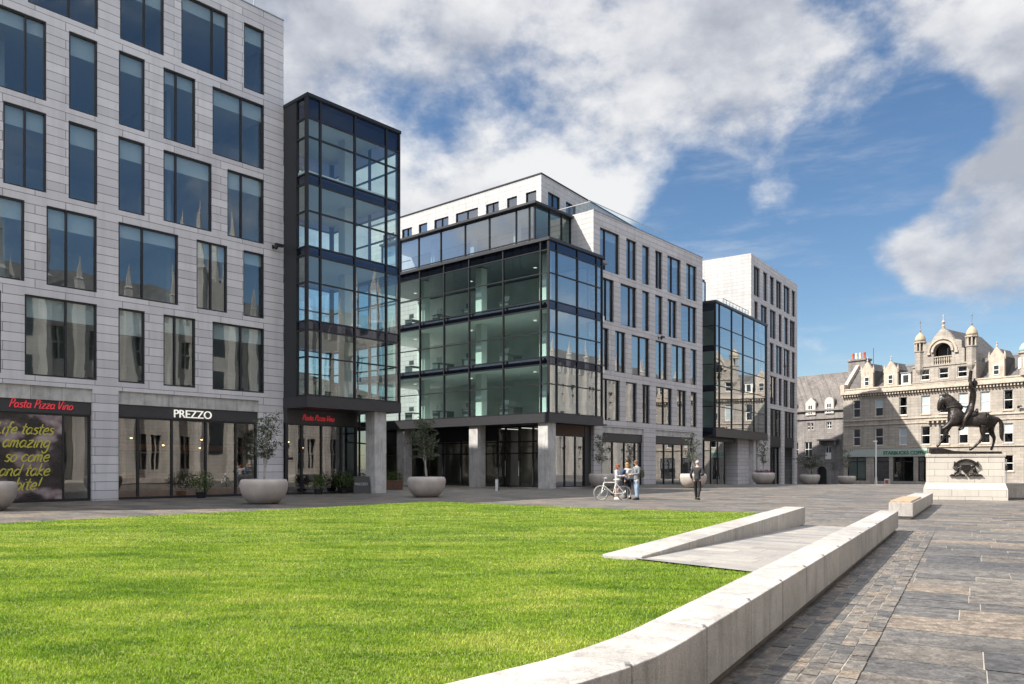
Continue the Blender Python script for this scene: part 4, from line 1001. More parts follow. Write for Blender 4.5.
arch = [(cx - 1.06, 14.1)] + [(cx - 1.06 * math.cos(math.pi * i / 12), 15.62 + 1.06 * math.sin(math.pi * i / 12)) for i in range(13)] + [(cx + 1.06, 14.1)]
# front face of the gable with the arch cut out: left + right halves
def half(sg_):
    op = [p for p in (prof if sg_ > 0 else [(2 * cx - x, z) for x, z in prof])]
    pr = [(cx + sg_ * abs(x - cx), z) for x, z in prof if x >= cx - 1e-6]
    ar = [(cx + sg_ * abs(x - cx), z) for x, z in arch if x >= cx - 1e-6]
    return pr + ar[::1][:0], pr, ar
b = MB()
for sg_ in (1, -1):
    pr = [(cx + sg_ * (x - cx), z) for x, z in prof[1:10]]                       # outer, bottom -> apex
    ar = [(cx + sg_ * 1.06 * math.cos(math.pi / 2 * i / 6), 15.62 + 1.06 * math.sin(math.pi / 2 * i / 6)) for i in range(7)]   # springing -> crown
    poly = [(cx + sg_ * 1.06, 14.1)] + pr + ar[::-1]
    b.slab(poly, -.12, .5)
gf = b.build('gable_front', 'sand', AB)
b = MB()
for r0, r1, d in ((1.06, 1.32, .2), (1.5, 1.72, .17)):
    for i in range(16):
        a0, a1 = math.pi * i / 16, math.pi * (i + 1) / 16
        pts = [(cx - r * math.cos(a), 15.62 + r * math.sin(a)) for r, a in ((r0, a0), (r1, a0), (r1, a1), (r0, a1))]
        b.slab(pts, -.12 - d, -.121)
for x in (cx - 1.62, cx + 1.62): b.box(x - .2, x + .2, -.32, -.122, 15.35, 15.6)
b.build('arch_moulding', 'sandtrim', AB)
MB().box(cx - 1.3, cx + 1.3, 1.6, 1.7, 14.1, 17).build('recess_wall', 'indark', AB)
sash(AB, PX(1.3), cx - .1, cx + .9, 14.2, 16.2)
b = MB()
for i in range(8): b.lathe([(.09, 0), (.05, .2), (.1, .5), (.06, .85)], (cx - .92 + i * .263, .05, 14.1), 6)
b.box(cx - 1.06, cx + 1.06, -.08, .18, 14.95, 15.08); b.build('balustrade', 'sandtrim', AB)
b = MB().lathe([(.14, 0), (.2, .3), (.1, .5), (.22, .8), (.08, 1.0), (.05, 1.6), (.001, 1.8)], (cx, .1, 18.45), 8); b.build('finial', 'sandtrim', AB)
b = MB(); yb = 11
b.add([(3.0, .5, 15.3), (cx, .5, 18.5), (8.6, .5, 15.3), (3.0, yb, 15.3), (cx, yb, 18.5), (8.6, yb, 15.3)], [(0, 1, 4, 3), (1, 2, 5, 4), (3, 4, 5)]); b.build('gable_roof', 'slate', AB, fix=False)
b = MB().box(8.55, 8.9, .5, yb, 14.1, 15.35); b.box(2.8, 3.02, .5, yb, 14.1, 15.35); b.build('gable_side_wall', 'sand', AB)
for x in (2.98, 9.02):
    n = 8; zz = -.35
    t = MB().lathe([(.12, 13.0), (.5, 13.7), (.6, 13.95), (.6, 16.15), (.68, 16.2), (.68, 16.3)], (x, .15, zz), n).build('turret', 'sand', AB, smooth=False)
    b = MB()
    for j in range(n):
        a = 2 * math.pi * (j + .5) / n; b.tube([(x + .55 * math.cos(a), .15 + .55 * math.sin(a), 16.3 + zz), (x + .55 * math.cos(a), .15 + .55 * math.sin(a), 17.3 + zz)], .1, 6)
    b.lathe([(.7, 17.3), (.74, 17.42), (.7, 17.5)], (x, .15, zz), n); b.build('lantern', 'sandtrim', t)
    MB().lathe([(.33, 16.3), (.33, 17.3)], (x, .15, zz), 8).build('lantern_core', 'indark', t)
    MB().lathe([(.66, 17.5), (.64, 17.8), (.53, 18.15), (.34, 18.42), (.14, 18.6), (.1, 18.7)], (x, .15, zz), 14).build('dome', 'domestone', t, smooth=True)
    MB().lathe([(.05, 18.7), (.13, 18.95), (.05, 19.1), (.04, 19.9), (.1, 20.0), (.001, 20.35)], (x, .15, zz), 6).build('finial', 'lead', t)
# green domed oriel near the right
b = MB().lathe([(.85, 11.9), (.85, 14.3), (1.0, 14.4), (1.0, 14.6)], (14.9, .4, 0), 16).build('round_turret', 'sand', AB)
MB().lathe([(.95, 14.6), (.9, 15.0), (.65, 15.45), (.3, 15.7), (.05, 15.8)], (14.9, .4, 0), 18).build('dome', 'copper', b, smooth=True)
for k in range(8):
    a = 2 * math.pi * k / 8; x, y = 14.9 + .86 * math.cos(a), .4 + .86 * math.sin(a)
    MB().box(x - .16, x + .16, y - .05, y + .05, 12.7, 13.9).build('turret_window', 'sash', b)
# shopfront
b = MB().box(X0, 3.95, -.1, .0, 2.75, 3.82); b.build('shop_fascia', 'shopband', AB)
for i, (a, c) in enumerate(so):
    b = MB(); bars(b, P, a, c, -.42, 2.72, .1, .2, .1, ((a + c) / 2,) if c - a > 2.1 else (), (2.1,) if i < 4 else ()); f = b.build('shop_window', 'metal', AB); pane(P, a, c, -.4, 2.7, .15, 'shopglass', f)
MB().box(-6.5, -4.1, .5, .6, -.1, 2.3).build('shop_display', 'green_panel', AB)
MB().box(-1, -.45, 1.0, 1.4, .1, .5).build('shop_display', 'white', AB)
M_ = M
sg = thing('shop_sign', 'green capital lettering on the pale fascia of the old granite building', 'sign', ABL, A4)
text_mesh('lettering', 'STARBUCKS COFFEE', .62, .02, 'green', sg, (-1.62, -.13, 3.02), .98, 0, .012)
# balcony hood between the windows
b = MB().box(3.9, 7.2, -.45, .0, 7.15, 7.3)
for i in range(6): b.box(4.1 + i * .55, 4.3 + i * .55, -.4, 0, 6.85, 7.15)
b.build('stone_hood', 'sandtrim', AB)
camera_thing('small dark security camera high on the right of the warm granite building', on(ABL, A4, 14.1, 0, 8.3), A4)

# ------------------------------------------------------------------ old house at the left of it
OH = thing('old_house', 'old grey granite house in shade with a tall weathered slate roof beside the chimney', 'house', ABL, A4)
y0 = 2.2; Xa, Xb = -26, -7.55; q = PX(y0)
hl = [(-14.4, -13.2, 2.9, 5.0), (-13.95, -13.55, 6.75, 7.75), (-13.4, -13.0, 6.75, 7.75), (-10.95, -10.2, 6.85, 7.8), (-11.15, -10.25, 2.5, 4.3), (-16.6, -15.4, 2.9, 5.0), (-18.9, -17.8, 2.9, 5.0)]
b = MB(); facade(b, q, Xa, Xb, -1.4, 9.5, hl, .22); b.quad((Xa, y0, -1.4), (Xa, 12, -1.4), (Xa, 12, 9.5), (Xa, y0, 9.5)); b.build('wall', 'oldstone', OH, fix=False)
b = MB().box(Xa, Xb, y0 - .2, y0, 8.25, 8.42); b.box(Xa, Xb, y0 - .3, y0, 9.4, 9.62); b.build('eaves_course', 'oldstone', OH)
MB().add([(Xa, y0 - .2, 9.55), (Xb, y0 - .2, 9.55), (Xb, y0 + 4.6, 15.2), (Xa, y0 + 4.6, 15.2), (Xb, y0 + 9.5, 9.5), (Xa, y0 + 9.5, 9.5)], [(0, 1, 2, 3), (3, 2, 4, 5), (1, 4, 2), (0, 3, 5)]).build('roof', 'oldslate', OH, fix=False)
for a, c, z0, z1 in hl: 
    b = MB(); bars(b, q, a, c, z0, z1, .1, .18, .07, ((a + c) / 2,) if c - a > .6 else (), ((z0 + z1) / 2,)); f = b.build('window', 'sash', OH); pane(q, a, c, z0, z1, .15, 'oldglass', f)
MB().box(Xa, Xb, y0 + 1.5, y0 + 1.6, -1.3, 9.4).build('interior_wall', 'indark', OH)
def small_dormer(xa, xb, za, zt, arched):
    m = (xa + xb) / 2
    pr = [(xa, za), (xb, za), (xb, zt - .7)] + ([(m + (xb - m) * math.cos(math.pi * i / 8), zt - .7 + .7 * math.sin(math.pi * i / 8)) for i in range(1, 8)] if arched else [(m, zt)]) + [(xa, zt - .7)]
    o = MB().slab(pr, y0 - .15, y0 + .15).build('dormer', 'palestone', OH)
    MB().slab([(x, z - .05) for x, z in pr], y0 + .151, y0 + 1.7).build('dormer_roof', 'oldslate', o)
    b = MB(); bars(b, PX(y0 - .2), m - .38, m + .38, za + .1, za + 1.5, 0, .04, .08, (m,), (za + .8, za + .45)); b.build('dormer_window', 'sash', o)
    MB().box(m - .34, m + .34, y0 - .165, y0 - .152, za + .14, za + 1.46).build('pane', 'oldpane', o)
small_dormer(-14.15, -12.6, 8.85, 11.35, False); small_dormer(-11.15, -9.8, 8.95, 11.25, True); small_dormer(-17.2, -15.7, 8.85, 11.2, False)
b = MB().box(-11.95, -9.0, y0 - .9, y0, 5.12, 5.32)
for x in (-11.7, -9.4): b.box(x, x + .2, y0 - .7, y0, 4.5, 5.12)
b.build('stone_canopy', 'oldstone', OH)
MB().box(-11.2, -10.2, y0 + .02, y0 + .09, 2.5, 3.4).build('balcony_panel', 'sash', OH)
# garden wall with an arched gate
GW = thing('garden_wall', 'old stone garden wall with an arched dark gateway below the grey house', 'wall', ABL, A4)
gy = .2; g0, g1 = -12.2, -9.2
b = MB(); c_ = (-11.25 - 9.75) / 2; rr = .75
for sg_ in (1, -1):
    poly = [(c_ + sg_ * rr, -1.4), (c_ + sg_ * 1.5, -1.4), (c_ + sg_ * 1.5, 1.9), (c_, 1.9)] + [(c_ + sg_ * rr * math.cos(math.pi / 2 * i / 6), .75 + rr * math.sin(math.pi / 2 * i / 6)) for i in range(6, -1, -1)]
    b.slab(poly, gy, gy + .6)
b.box(g0 - .1, g1 + .1, gy - .08, gy + .68, 1.9, 2.1); b.build('gate_arch', 'oldstone', GW)
b = MB().box(-24, g0, gy + .1, gy + .5, -1.4, .9); b.box(g1, -7.3, gy + .1, gy + .5, -1.4, .9); b.box(-24, g0, gy + .05, gy + .55, .9, 1.05); b.box(g1, -7.3, gy + .05, gy + .55, .9, 1.05); b.build('wall', 'oldstone', GW)
MB().box(c_ - rr, c_ + rr, gy + .35, gy + .45, -1.4, 1.6).build('gate', 'black', GW)

# ------------------------------------------------------------------ gothic college across the street (seen in the reflections)
CA = math.atan2(-.7476, -.6642); CL = (14.2, -12.6, 0)
CG = thing('gothic_college', 'long silver granite Gothic college with pinnacles facing the glass offices across the street', 'building', CL, CA)
Xa, Xb = -167, 55; bay_w = 5.2; nb = int((Xb - Xa) / bay_w)
hl = []
for i in range(nb):
    x = Xa + i * bay_w
    for z0, z1 in ((1.2, 5.2), (7.2, 11.4), (13.2, 16.6)):
        hl += [(x + 1.15, x + 2.35, z0, z1), (x + 2.85, x + 4.05, z0, z1)]
P = PX(); wb = MB()
b = MB()
for i in range(nb):
    x = Xa + i * bay_w; facade(b, P, x, x + bay_w, -.5, 18.5, [h for h in hl if x < h[0] < x + bay_w], .5)
b.quad((Xa, 0, -.5), (Xa, 16, -.5), (Xa, 16, 18.5), (Xa, 0, 18.5)); b.quad((Xb, 0, -.5), (Xb, 16, -.5), (Xb, 16, 18.5), (Xb, 0, 18.5)); b.quad((Xa, 16, -.5), (Xb, 16, -.5), (Xb, 16, 18.5), (Xa, 16, 18.5))
for i in range(nb + 1):
    x = Xa + i * bay_w; b.box(x - .5, x + .5, -1.1, -.01, -.5, 12); b.box(x - .42, x + .42, -.8, -.01, 12.001, 19.5)
    b.lathe([(.55, 0), (.45, 2.2), (.55, 2.4), (.3, 2.6), (.001, 5.2 if i % 3 else 6.5)], (x, -.4, 19.5), 4)
    for dx in (1.3, 2.6, 3.9): b.lathe([(.25, 0), (.2, .8), (.001, 1.9)], (x + dx, .1, 18.5), 4)
b.build('wall', 'college', CG, fix=False)
MB().box(Xa, Xb, .55, .7, -.4, 18).build('window_glazing', 'oldpane', CG)
b = MB()
for a, c, z0, z1 in hl: b.box((a + c) / 2 - .07, (a + c) / 2 + .07, .2, .45, z0, z1); b.box(a, c, .2, .45, (z0 + z1) / 2 - .08, (z0 + z1) / 2 + .08)
tag(b.build('window_tracery', 'college', CG), kind='stuff')
MB().add([(Xa, .8, 18), (Xb, .8, 18), (Xb, 8, 24.5), (Xa, 8, 24.5), (Xb, 16, 18), (Xa, 16, 18)], [(0, 1, 2, 3), (3, 2, 4, 5), (1, 4, 2), (0, 3, 5)]).build('roof', 'slate', CG, fix=False)
for x in (-102, -70, -47, -26, -9, 12, 30):
    h_ = 30 if x in (-47, -9, 30) else 26
    b = MB().box(x - 2.2, x + 2.2, -1.6, 3, -.5, h_ - 6)
    for dx in (-2.1, 2.1):
        for dy in (-1.5, 2.9): b.lathe([(.75, -h_ + 6), (.7, 1), (.8, 1.4), (.5, 1.8), (.42, 5), (.5, 5.2), (.001, 9.5)], (x + dx, dy, h_ - 6), 6)
    for dx in (-1, 0, 1): b.lathe([(.3, 0), (.25, 1), (.001, 3)], (x + dx, -1.4, h_ - 6), 4)
    t = b.build('tower', 'college', CG)
    for z in (3, 9, 15): MB().box(x - .9, x + .9, -1.66, -1.62, z, z + 4).build('tower_window', 'oldpane', t)
# ------------------------------------------------------------------ planters and olive trees
def planter(x, y, label, group='round concrete planters along the facades'):
    t = thing('round_planter', label, 'planter', (x, y, ground_z(y)), random.random(), group)
    prof = [(.46, 0), (.60, .06), (.77, .22), (.90, .48), (.945, .74), (.935, .88), (.88, .98), (.80, 1.0), (.78, .97), (.78, .88)]
    MB().lathe(prof, n=40).build('bowl', 'planter', t, smooth=True)
    MB().lathe([(.785, .86), (.4, .92), (.001, .93)], n=16).build('soil', 'soil', t)
    return t
def olive(x, y, zb, label, h=2.7, wd=.8, seed=1, n=1500, leaf='olive', stems=3):
    t = thing('olive_tree', label, 'tree', (x, y, ground_z(y) + zb), 0, 'young olive trees in the round planters')
    rr = random.Random(seed); b = MB(); tips = []
    for s in range(stems):
        a = rr.uniform(0, 6.28); top = Vector((math.cos(a) * wd * .35, math.sin(a) * wd * .35, h * rr.uniform(.7, .95)))
        pts = [Vector((rr.uniform(-.04, .04), rr.uniform(-.04, .04), -.12))]
        for k in range(1, 6):
            f = k / 5; pts.append(Vector((top.x * f + rr.uniform(-.06, .06), top.y * f + rr.uniform(-.06, .06), top.z * f)))
        b.tube(pts, [.035, .03, .024, .018, .012, .006], 6)
        for k in range(2, 6):
            for _ in range(5):
                a = rr.uniform(0, 6.28); l = rr.uniform(.3, .95) * wd * (1.15 - .6 * abs(k - 3) / 4); e = pts[k] + Vector((math.cos(a) * l, math.sin(a) * l, rr.uniform(.1, .5)))
                m = pts[k].lerp(e, .5) + Vector((0, 0, .05)); b.tube([pts[k], m, e], [.008, .006, .003], 4, cap=False); tips += [(pts[k], m, e)]
    b.build('trunk', 'bark', t)
    c = MB()
    for i in range(n):
        p0, m, e = rr.choice(tips); f = rr.random() ** .6; p = (p0.lerp(m, f * 2) if f < .5 else m.lerp(e, f * 2 - 1)) + Vector((rr.gauss(0, .055), rr.gauss(0, .055), rr.gauss(0, .06)))
        d = Vector((rr.gauss(0, 1), rr.gauss(0, 1), rr.gauss(.25, .8))).normalized(); sd = d.orthogonal().normalized(); sd = (Matrix.Rotation(rr.uniform(0, 6.28), 3, d) @ sd)
        L_ = rr.uniform(.08, .14); w_ = L_ * .24
        c.add([p, p + d * L_ * .5 + sd * w_, p + d * L_, p + d * L_ * .5 - sd * w_], [(0, 1, 2, 3)])
    c.build('crown', leaf, t, fix=False)
    return t
sp = [(-10.05, 31.4, 'beige bowl planter in front of the long restaurant window, left of the glass corner bay', 'lopsided young olive tree in the planter before the long restaurant window', 2.75, .72, 3, 1200),
      (-4.2, 38.1, 'beige bowl planter alone in front of the dark entrance of the middle office block', 'pale rounded olive tree before the dark entrance of the middle office block', 2.75, .9, 5, 2600),
      (-17.95, 26.4, 'beige bowl planter cut by the left edge of the picture below the yellow writing', None, 0, 0, 0, 0),
      (6.3, 54.2, 'beige bowl planter behind the group of people and the bicycle', 'thin olive tree rising behind the red haired woman', 2.6, .8, 8, 900),
      (12.6, 54.0, 'beige bowl planter just behind the man in the dark suit', 'sparse tall olive tree behind the man in the dark suit', 2.9, .7, 9, 700),
      (21.4, 66, 'beige bowl planter with purple flowers below the mirror glass box', 'slim olive tree in the planter below the mirror glass box', 2.8, .6, 10, 700),
      (29.2, 76, 'beige bowl planter at the far corner of the farthest office block', 'dark spreading shrub tree in the planter before the arched gateway', 1.9, 1.5, 11, 2600),
      (36.7, 85, 'beige bowl planter between the arched gateway and the old shop window', 'thin olive tree in front of the old shop window', 2.9, .8, 12, 800)]
for i, (x, y, lp, lt, h, wd, sd, n) in enumerate(sp):
    planter(x, y, lp)
    if lt: olive(x, y, .93, lt, h, wd, sd, n, 'darkleaf' if i == 6 else 'olive', 3 if i != 6 else 5)
def leaves(b, n, fx, size, rr):
    for i in range(n):
        p = Vector(fx(rr)); d = Vector((rr.gauss(0, 1), rr.gauss(0, 1), rr.gauss(.4, .8))).normalized(); s = d.orthogonal().normalized(); s = Matrix.Rotation(rr.uniform(0, 6.28), 3, d) @ s; L_ = size * rr.uniform(.7, 1.3)
        b.add([p, p + d * L_ * .5 + s * L_ * .3, p + d * L_, p + d * L_ * .5 - s * L_ * .3], [(0, 1, 2, 3)])
M['flower'] = foliage('purple_flowers', (.14, .03, .09))
rr = random.Random(4); b = MB(); leaves(b, 500, lambda r: (r.uniform(-.7, .7), r.uniform(-.6, .6), .95 + r.uniform(0, .22)), .08, rr)
t = thing('flower_clump', 'low purple flowers growing around the slim olive tree in its bowl', 'flowers', (21.4, 66, ground_z(66))); b.build('blossom', 'flower', t, fix=False)
def hedge(x, y, ang, L_, label, h=1.25, boxm='timber_red'):
    t = thing('hedge_trough', label, 'planter', (x, y, ground_z(y)), ang, 'timber troughs of shrubs by the glazed link')
    MB().box(0, L_, 0, .6, 0, .62).build('trough', boxm, t, bevel=.01)
    b = MB(); r2 = random.Random(int(x * 10)); leaves(b, int(700 * L_), lambda r: (r.uniform(0, L_), .3 + r.gauss(0, .2), .6 + abs(r.gauss(0, .3)) * (h - .6) * 1.6), .09, r2); b.build('foliage', 'hedge', t, fix=False)
q = on(LBL, A1, 4.9, 4.2); hedge(q[0], q[1], A1 + R(-25), 2.6, 'shrubs in a brown timber trough left of the grey bay column')
q = on(LBL, A1, 7.2, 3.3); hedge(q[0], q[1], A1 + R(-25), 3.0, 'shrubs in a brown timber trough right of the grey bay column')
# low planting in front of the restaurant glass
def pot_shrub(x, label, r_, h, y=-.75, n=700):
    q = on(LBL, A1, x, y); t = thing('window_shrub', label, 'shrub', q)
    MB().lathe([(.2, 0), (.26, .3), (.24, .3)], n=12).build('pot', 'black', t)
    b = MB(); r2 = random.Random(int(x * 7) + 90)
    def f(r):
        a, c, k = r.uniform(0, 6.28), r.uniform(-1, 1), r.random() ** .4; s_ = math.sqrt(1 - c * c); return (math.cos(a) * s_ * k * r_, math.sin(a) * s_ * k * r_, .3 + h / 2 + c * k * h / 2)
    leaves(b, n, f, .085, r2); b.build('foliage', 'hedge', t, fix=False)
pot_shrub(-4.9, 'low round green shrub standing against the middle of the PREZZO shop window'.replace('PREZZO', 'long restaurant'), .7, 1.0)
pot_shrub(1.5, 'small green shrub at the left of the shop window under the glass bay', .45, .8, -1.0)
pot_shrub(3.3, 'bushy green shrub beside the black board sign under the glass bay', .65, 1.0, -.8)
# ------------------------------------------------------------------ street furniture
q = on(LBL, A1, 4.05, -1.35)
t = thing('board_sign', 'black folding board sign with white lettering beside the grey bay column', 'sign', (q[0], q[1], 0), R(14))
for s in (1, -1):
    P2 = lambda x, y, z, s=s: (x, s * (.03 + .22 * (1 - z / .95)) + s * y, z)
    MB().box(-.42, .42, 0, .025, .0, .95, P=P2).build('board', 'black', t)
o = text_mesh('lettering', 'PREZZO', .2, .004, 'column', t, (-.36, -.19, .46), .95); o.rotation_euler = (R(-13), 0, 0)
t = thing('info_post', 'slim grey post with a small tilted panel before the dark entrance', 'post', (-.92, 47.4, 0), R(-20))
MB().box(-.09, .09, -.05, .05, 0, .72).build('post', 'steel', t); MB().tube([(.12, 0, 0), (.12, 0, 1.05)], .02, 6).build('rod', 'metal', t); MB().box(-.3, .2, -.06, .0, 1.0, 1.1).build('panel', 'metal', t)
t = thing('street_lamp', 'slim white lamp post in front of the old shop windows', 'lamp', (43.2, 92, ground_z(92)))
MB().tube([(0, 0, 0), (0, 0, .9), (0, 0, .92), (0, 0, 5.2)], [.14, .13, .09, .075], 10).build('pole', 'white', t)
MB().box(-.32, .12, -.09, .09, 5.15, 5.3).build('lamp_head', 'white', t)
q = on(ABL, A4, -.6, -1.2); t = thing('board_sign', 'small pale board sign on the pavement before the old shop door', 'sign', (q[0], q[1], ground_z(98)), A4)
b = MB(); b.box(-.3, .3, 0, .04, 0, .8); b.box(-.3, .3, .3, .34, 0, .8); b.box(-.3, .3, .04, .3, .76, .8); b.build('board', 'white', t); MB().box(-.22, .22, -.012, -.002, .2, .65).build('notice', 'terracotta', t)
q = on(ABL, A4, 13.7, -2.5); t = thing('traffic_post', 'grey post with a small dark signal box at the right of the statue', 'post', (q[0], q[1], ground_z(90)), A4)
MB().tube([(0, 0, 0), (0, 0, 3.0)], .06, 8).build('pole', 'steel', t); MB().box(-.14, .14, -.16, .1, 1.7, 2.3).build('signal_box', 'black', t)

# ------------------------------------------------------------------ statue and pedestal
pd = thing('stone_pedestal', 'large cream granite block pedestal carrying a bronze crest under the statue', 'pedestal', (20.3, 34.62, 0), R(-24))
b = MB()
hw, D = 1.50, 1.15
b.box(-1.6, 1.6, .04, D + .34, -.02, .46)
b.prism([(-1.6, .04), (1.6, .04), (1.6, D + .34), (-1.6, D + .34)], .46, .80, [(-hw, .18), (hw, .18), (hw, D + .2), (-hw, D + .2)])
b.box(-hw, hw, .18, D + .2, .80, 1.94); b.box(-hw - .03, hw + .03, .15, D + .23, 1.94, 2.1)
b.build('stone_block', 'pedestal', pd, bevel=.012)
c = MB(); cy = .13
for i in range(10):
    a0, a1 = R(35 + 11 * i), R(35 + 11 * (i + 1)); p = [(r * math.cos(a), 1.28 + r * math.sin(a)) for r, a in ((.46, a0), (.57, a0), (.57, a1), (.46, a1))]; c.slab(p, cy - .05, cy + .06)
for s in (1, -1): c.slab([(s * .33, 1.62), (s * .5, 1.5), (s * .46, 1.75)], cy - .07, cy + .06)
c.slab([(-.17, 1.58), (.17, 1.58), (.18, 1.38), (.09, 1.25), (0, 1.19), (-.09, 1.25), (-.18, 1.38)], cy - .07, cy + .06)
for s in (1, -1):
    c.ell((s * .33, cy, 1.36), (.07, .05, .13)); c.ell((s * .28, cy, 1.52), (.055, .05, .055)); c.tube([(s * .36, cy, 1.3), (s * .45, cy, 1.2), (s * .4, cy, 1.13)], .035, 6); c.tube([(s * .3, cy, 1.45), (s * .2, cy - .02, 1.5)], .03, 6); c.tube([(s * .4, cy, 1.35), (s * .52, cy, 1.45), (s * .46, cy, 1.56)], .02, 6)
    c.tube([(s * .05, cy, 1.1), (s * .25, cy - .02, 1.16), (s * .42, cy, 1.1), (s * .56, cy, 1.13), (s * .64, cy, 1.08)], [.05, .05, .05, .04, .03], 8)
c.build('crest', 'bronze', pd)

st = thing('equestrian_statue', 'dark bronze rider in armour holding a scroll aloft on a striding horse', 'statue', (20.48, 35.25, 2.1), R(-24)); st.scale = (.87, .95, 1)
K = .0452
def S(cx_, cy_, y=0.0): return ((920 + cx_ / 7.125 - 964.2) * K, y, 1.53 + (466 - (365 + cy_ / 7.125)) * K - 2.1)
b = MB(); pts = [(75, 632), (80, 592), (130, 588), (180, 596), (250, 612), (350, 616), (460, 617), (580, 618), (582, 632)]
b.slab([(S(x, y)[0], S(x, y)[2]) for x, y in pts], -.55, .55); b.build('base', 'bronze', st, bevel=.02)
V = []; Eg = []
def ch(pts, attach=None):
    s0 = len(V)
    for p in pts: V.append((*S(p[0], p[1], p[2]), p[3], p[4] if len(p) > 4 else p[3]))
    Eg.extend((s0 + i, s0 + i + 1) for i in range(len(pts) - 1))
    if attach is not None: Eg.append((attach, s0))
    return s0
# torso from barrel outward (root), radii in metres
ch([(380, 392, 0, .34, .36), (310, 388, 0, .35, .36), (260, 372, 0, .35, .35), (455, 388, 0, .33, .34), (510, 396, 0, .33, .33), (545, 405, 0, .24, .26)])
Eg.clear(); Eg += [(0, 1), (1, 2), (0, 3), (3, 4), (4, 5)]
nk = ch([(262, 318, 0, .27, .33), (236, 275, 0, .21, .30), (210, 243, 0, .17, .25), (184, 230, 0, .13, .18)], 2)
hd = ch([(164, 246, 0, .14, .17), (153, 276, 0, .12, .15), (147, 303, 0, .095, .11), (149, 324, 0, .085, .09)], nk + 3)
for y in (.07, -.07): ch([(186, 216, y, .035), (180, 203, y * 1.2, .015)], nk + 3)
# legs
ch([(235, 405, .2, .17), (212, 455, .2, .12), (188, 502, .2, .085), (170, 535, .2, .055), (150, 562, .2, .06), (132, 580, .2, .075)], 2)
ch([(232, 415, -.2, .17), (196, 440, -.22, .12), (160, 458, -.22, .085), (178, 482, -.22, .055), (205, 500, -.22, .06), (226, 512, -.22, .06)], 2)
ch([(470, 430, -.2, .22), (452, 470, -.22, .15), (462, 510, -.22, .09), (430, 552, -.22, .06), (390, 588, -.22, .065), (358, 606, -.22, .075)], 3)
ch([(515, 440, .2, .22), (525, 480, .22, .14), (547, 520, .22, .09), (541, 560, .22, .058), (530, 592, .22, .065), (520, 608, .22, .08)], 4)
ch([(572, 388, 0, .10), (590, 415, 0, .11), (592, 470, 0, .12), (590, 515, 0, .09), (600, 545, 0, .03)], 5)
skin('horse', V, Eg, 'bronze', st, 2)
b = MB()
for i in range(9):                      # mane
    f = i / 8; x, y = 190 + (300 - 190) * f, 212 + (300 - 212) * f ** 1.35
    for s in (1, -1): b.ell((S(x, y)[0], s * .06, S(x, y)[2]), (.13, .06, .14), 8, 6)
b.build('mane', 'bronze', st, smooth=True)
b = MB()
for s in (1, -1): b.tube([S(152, 318, s * .08), S(185, 330, s * .16), S(200, 300, s * .2), S(270, 290, s * .28), S(350, 297, s * .13)], .02, 6)
b.build('reins', 'bronze', st)
# rider: one body from pelvis to head, raised arm, legs and hands
V.clear(); Eg.clear()
ch([(378, 322, 0, .2, .19), (384, 285, 0, .17, .15), (391, 235, 0, .23, .18), (396, 185, 0, .21, .15), (399, 165, 0, .085), (400, 150, 0, .105, .11), (401, 134, 0, .10, .10)])
def hand(base, dirx, dirz, att, yy):
    p0 = base
    for k in range(5):
        off = (k - 2) * .02; sx = 3 if k else -4
        ch([(p0[0] + dirx * 4, p0[1] + dirz * 4, yy + off, .018), (p0[0] + dirx * 9 + sx * .4, p0[1] + dirz * 9, yy + off * 1.2, .015)], att)
a = ch([(386, 180, -.22, .12), (370, 152, -.3, .095), (366, 122, -.28, .075), (366, 104, -.26, .06)], 3); hand((366, 100), 0, -1, a + 3, -.26)
a = ch([(402, 190, .24, .11), (410, 240, .3, .09), (385, 280, .22, .07), (352, 296, .12, .06)], 3); hand((348, 298), -1, .2, a + 3, .12)
for s in (1, -1): ch([(362, 340, s * .3, .16), (330, 385, s * .42, .12), (318, 425, s * .42, .09), (310, 452, s * .42, .07), (292, 458, s * .42, .05)], 0)
rd = skin('rider', V, Eg, 'bronze', st, 2)
b = MB(); x, y, z = S(402, 132); b.lathe([(.135, -.1), (.14, .0), (.115, .1), (.05, .16), (.03, .24)], (x, 0, z), 12)
b.torus((x, 0, z), .13, .03, 14, 6, 'z')
for k in range(6): b.lathe([(.03, 0), (.001, .12)], (x + .12 * math.cos(k * 1.047), .12 * math.sin(k * 1.047), z + .02), 5)
b.build('crowned_helmet', 'bronze', rd, smooth=False)
p0, p1 = S(364, 122, -.26), S(372, 44, -.26); MB().tube([p0, p1], .085, 10).build('scroll', 'bronze', rd); 
b = MB(); a0, a1 = Vector(S(402, 285, .5)), Vector(S(318, 455, .55)); b.tube([a0, a1], [.03, .02], 6); b.tube([a0 + Vector((-.1, 0, -.03)), a0 + Vector((.1, 0, .06))], .02, 6); b.tube([a0, a0 - (a1 - a0) * .1], .022, 6); b.build('sword', 'bronze', rd)
b = MB(); xs_ = S(385, 350); b.ell((xs_[0], 0, xs_[2] - .03), (.34, .4, .2)); b.tube([S(415, 335, -.3), S(420, 318, 0), S(415, 335, .3)], .06, 8); b.build('saddle', 'bronze', st, smooth=True)
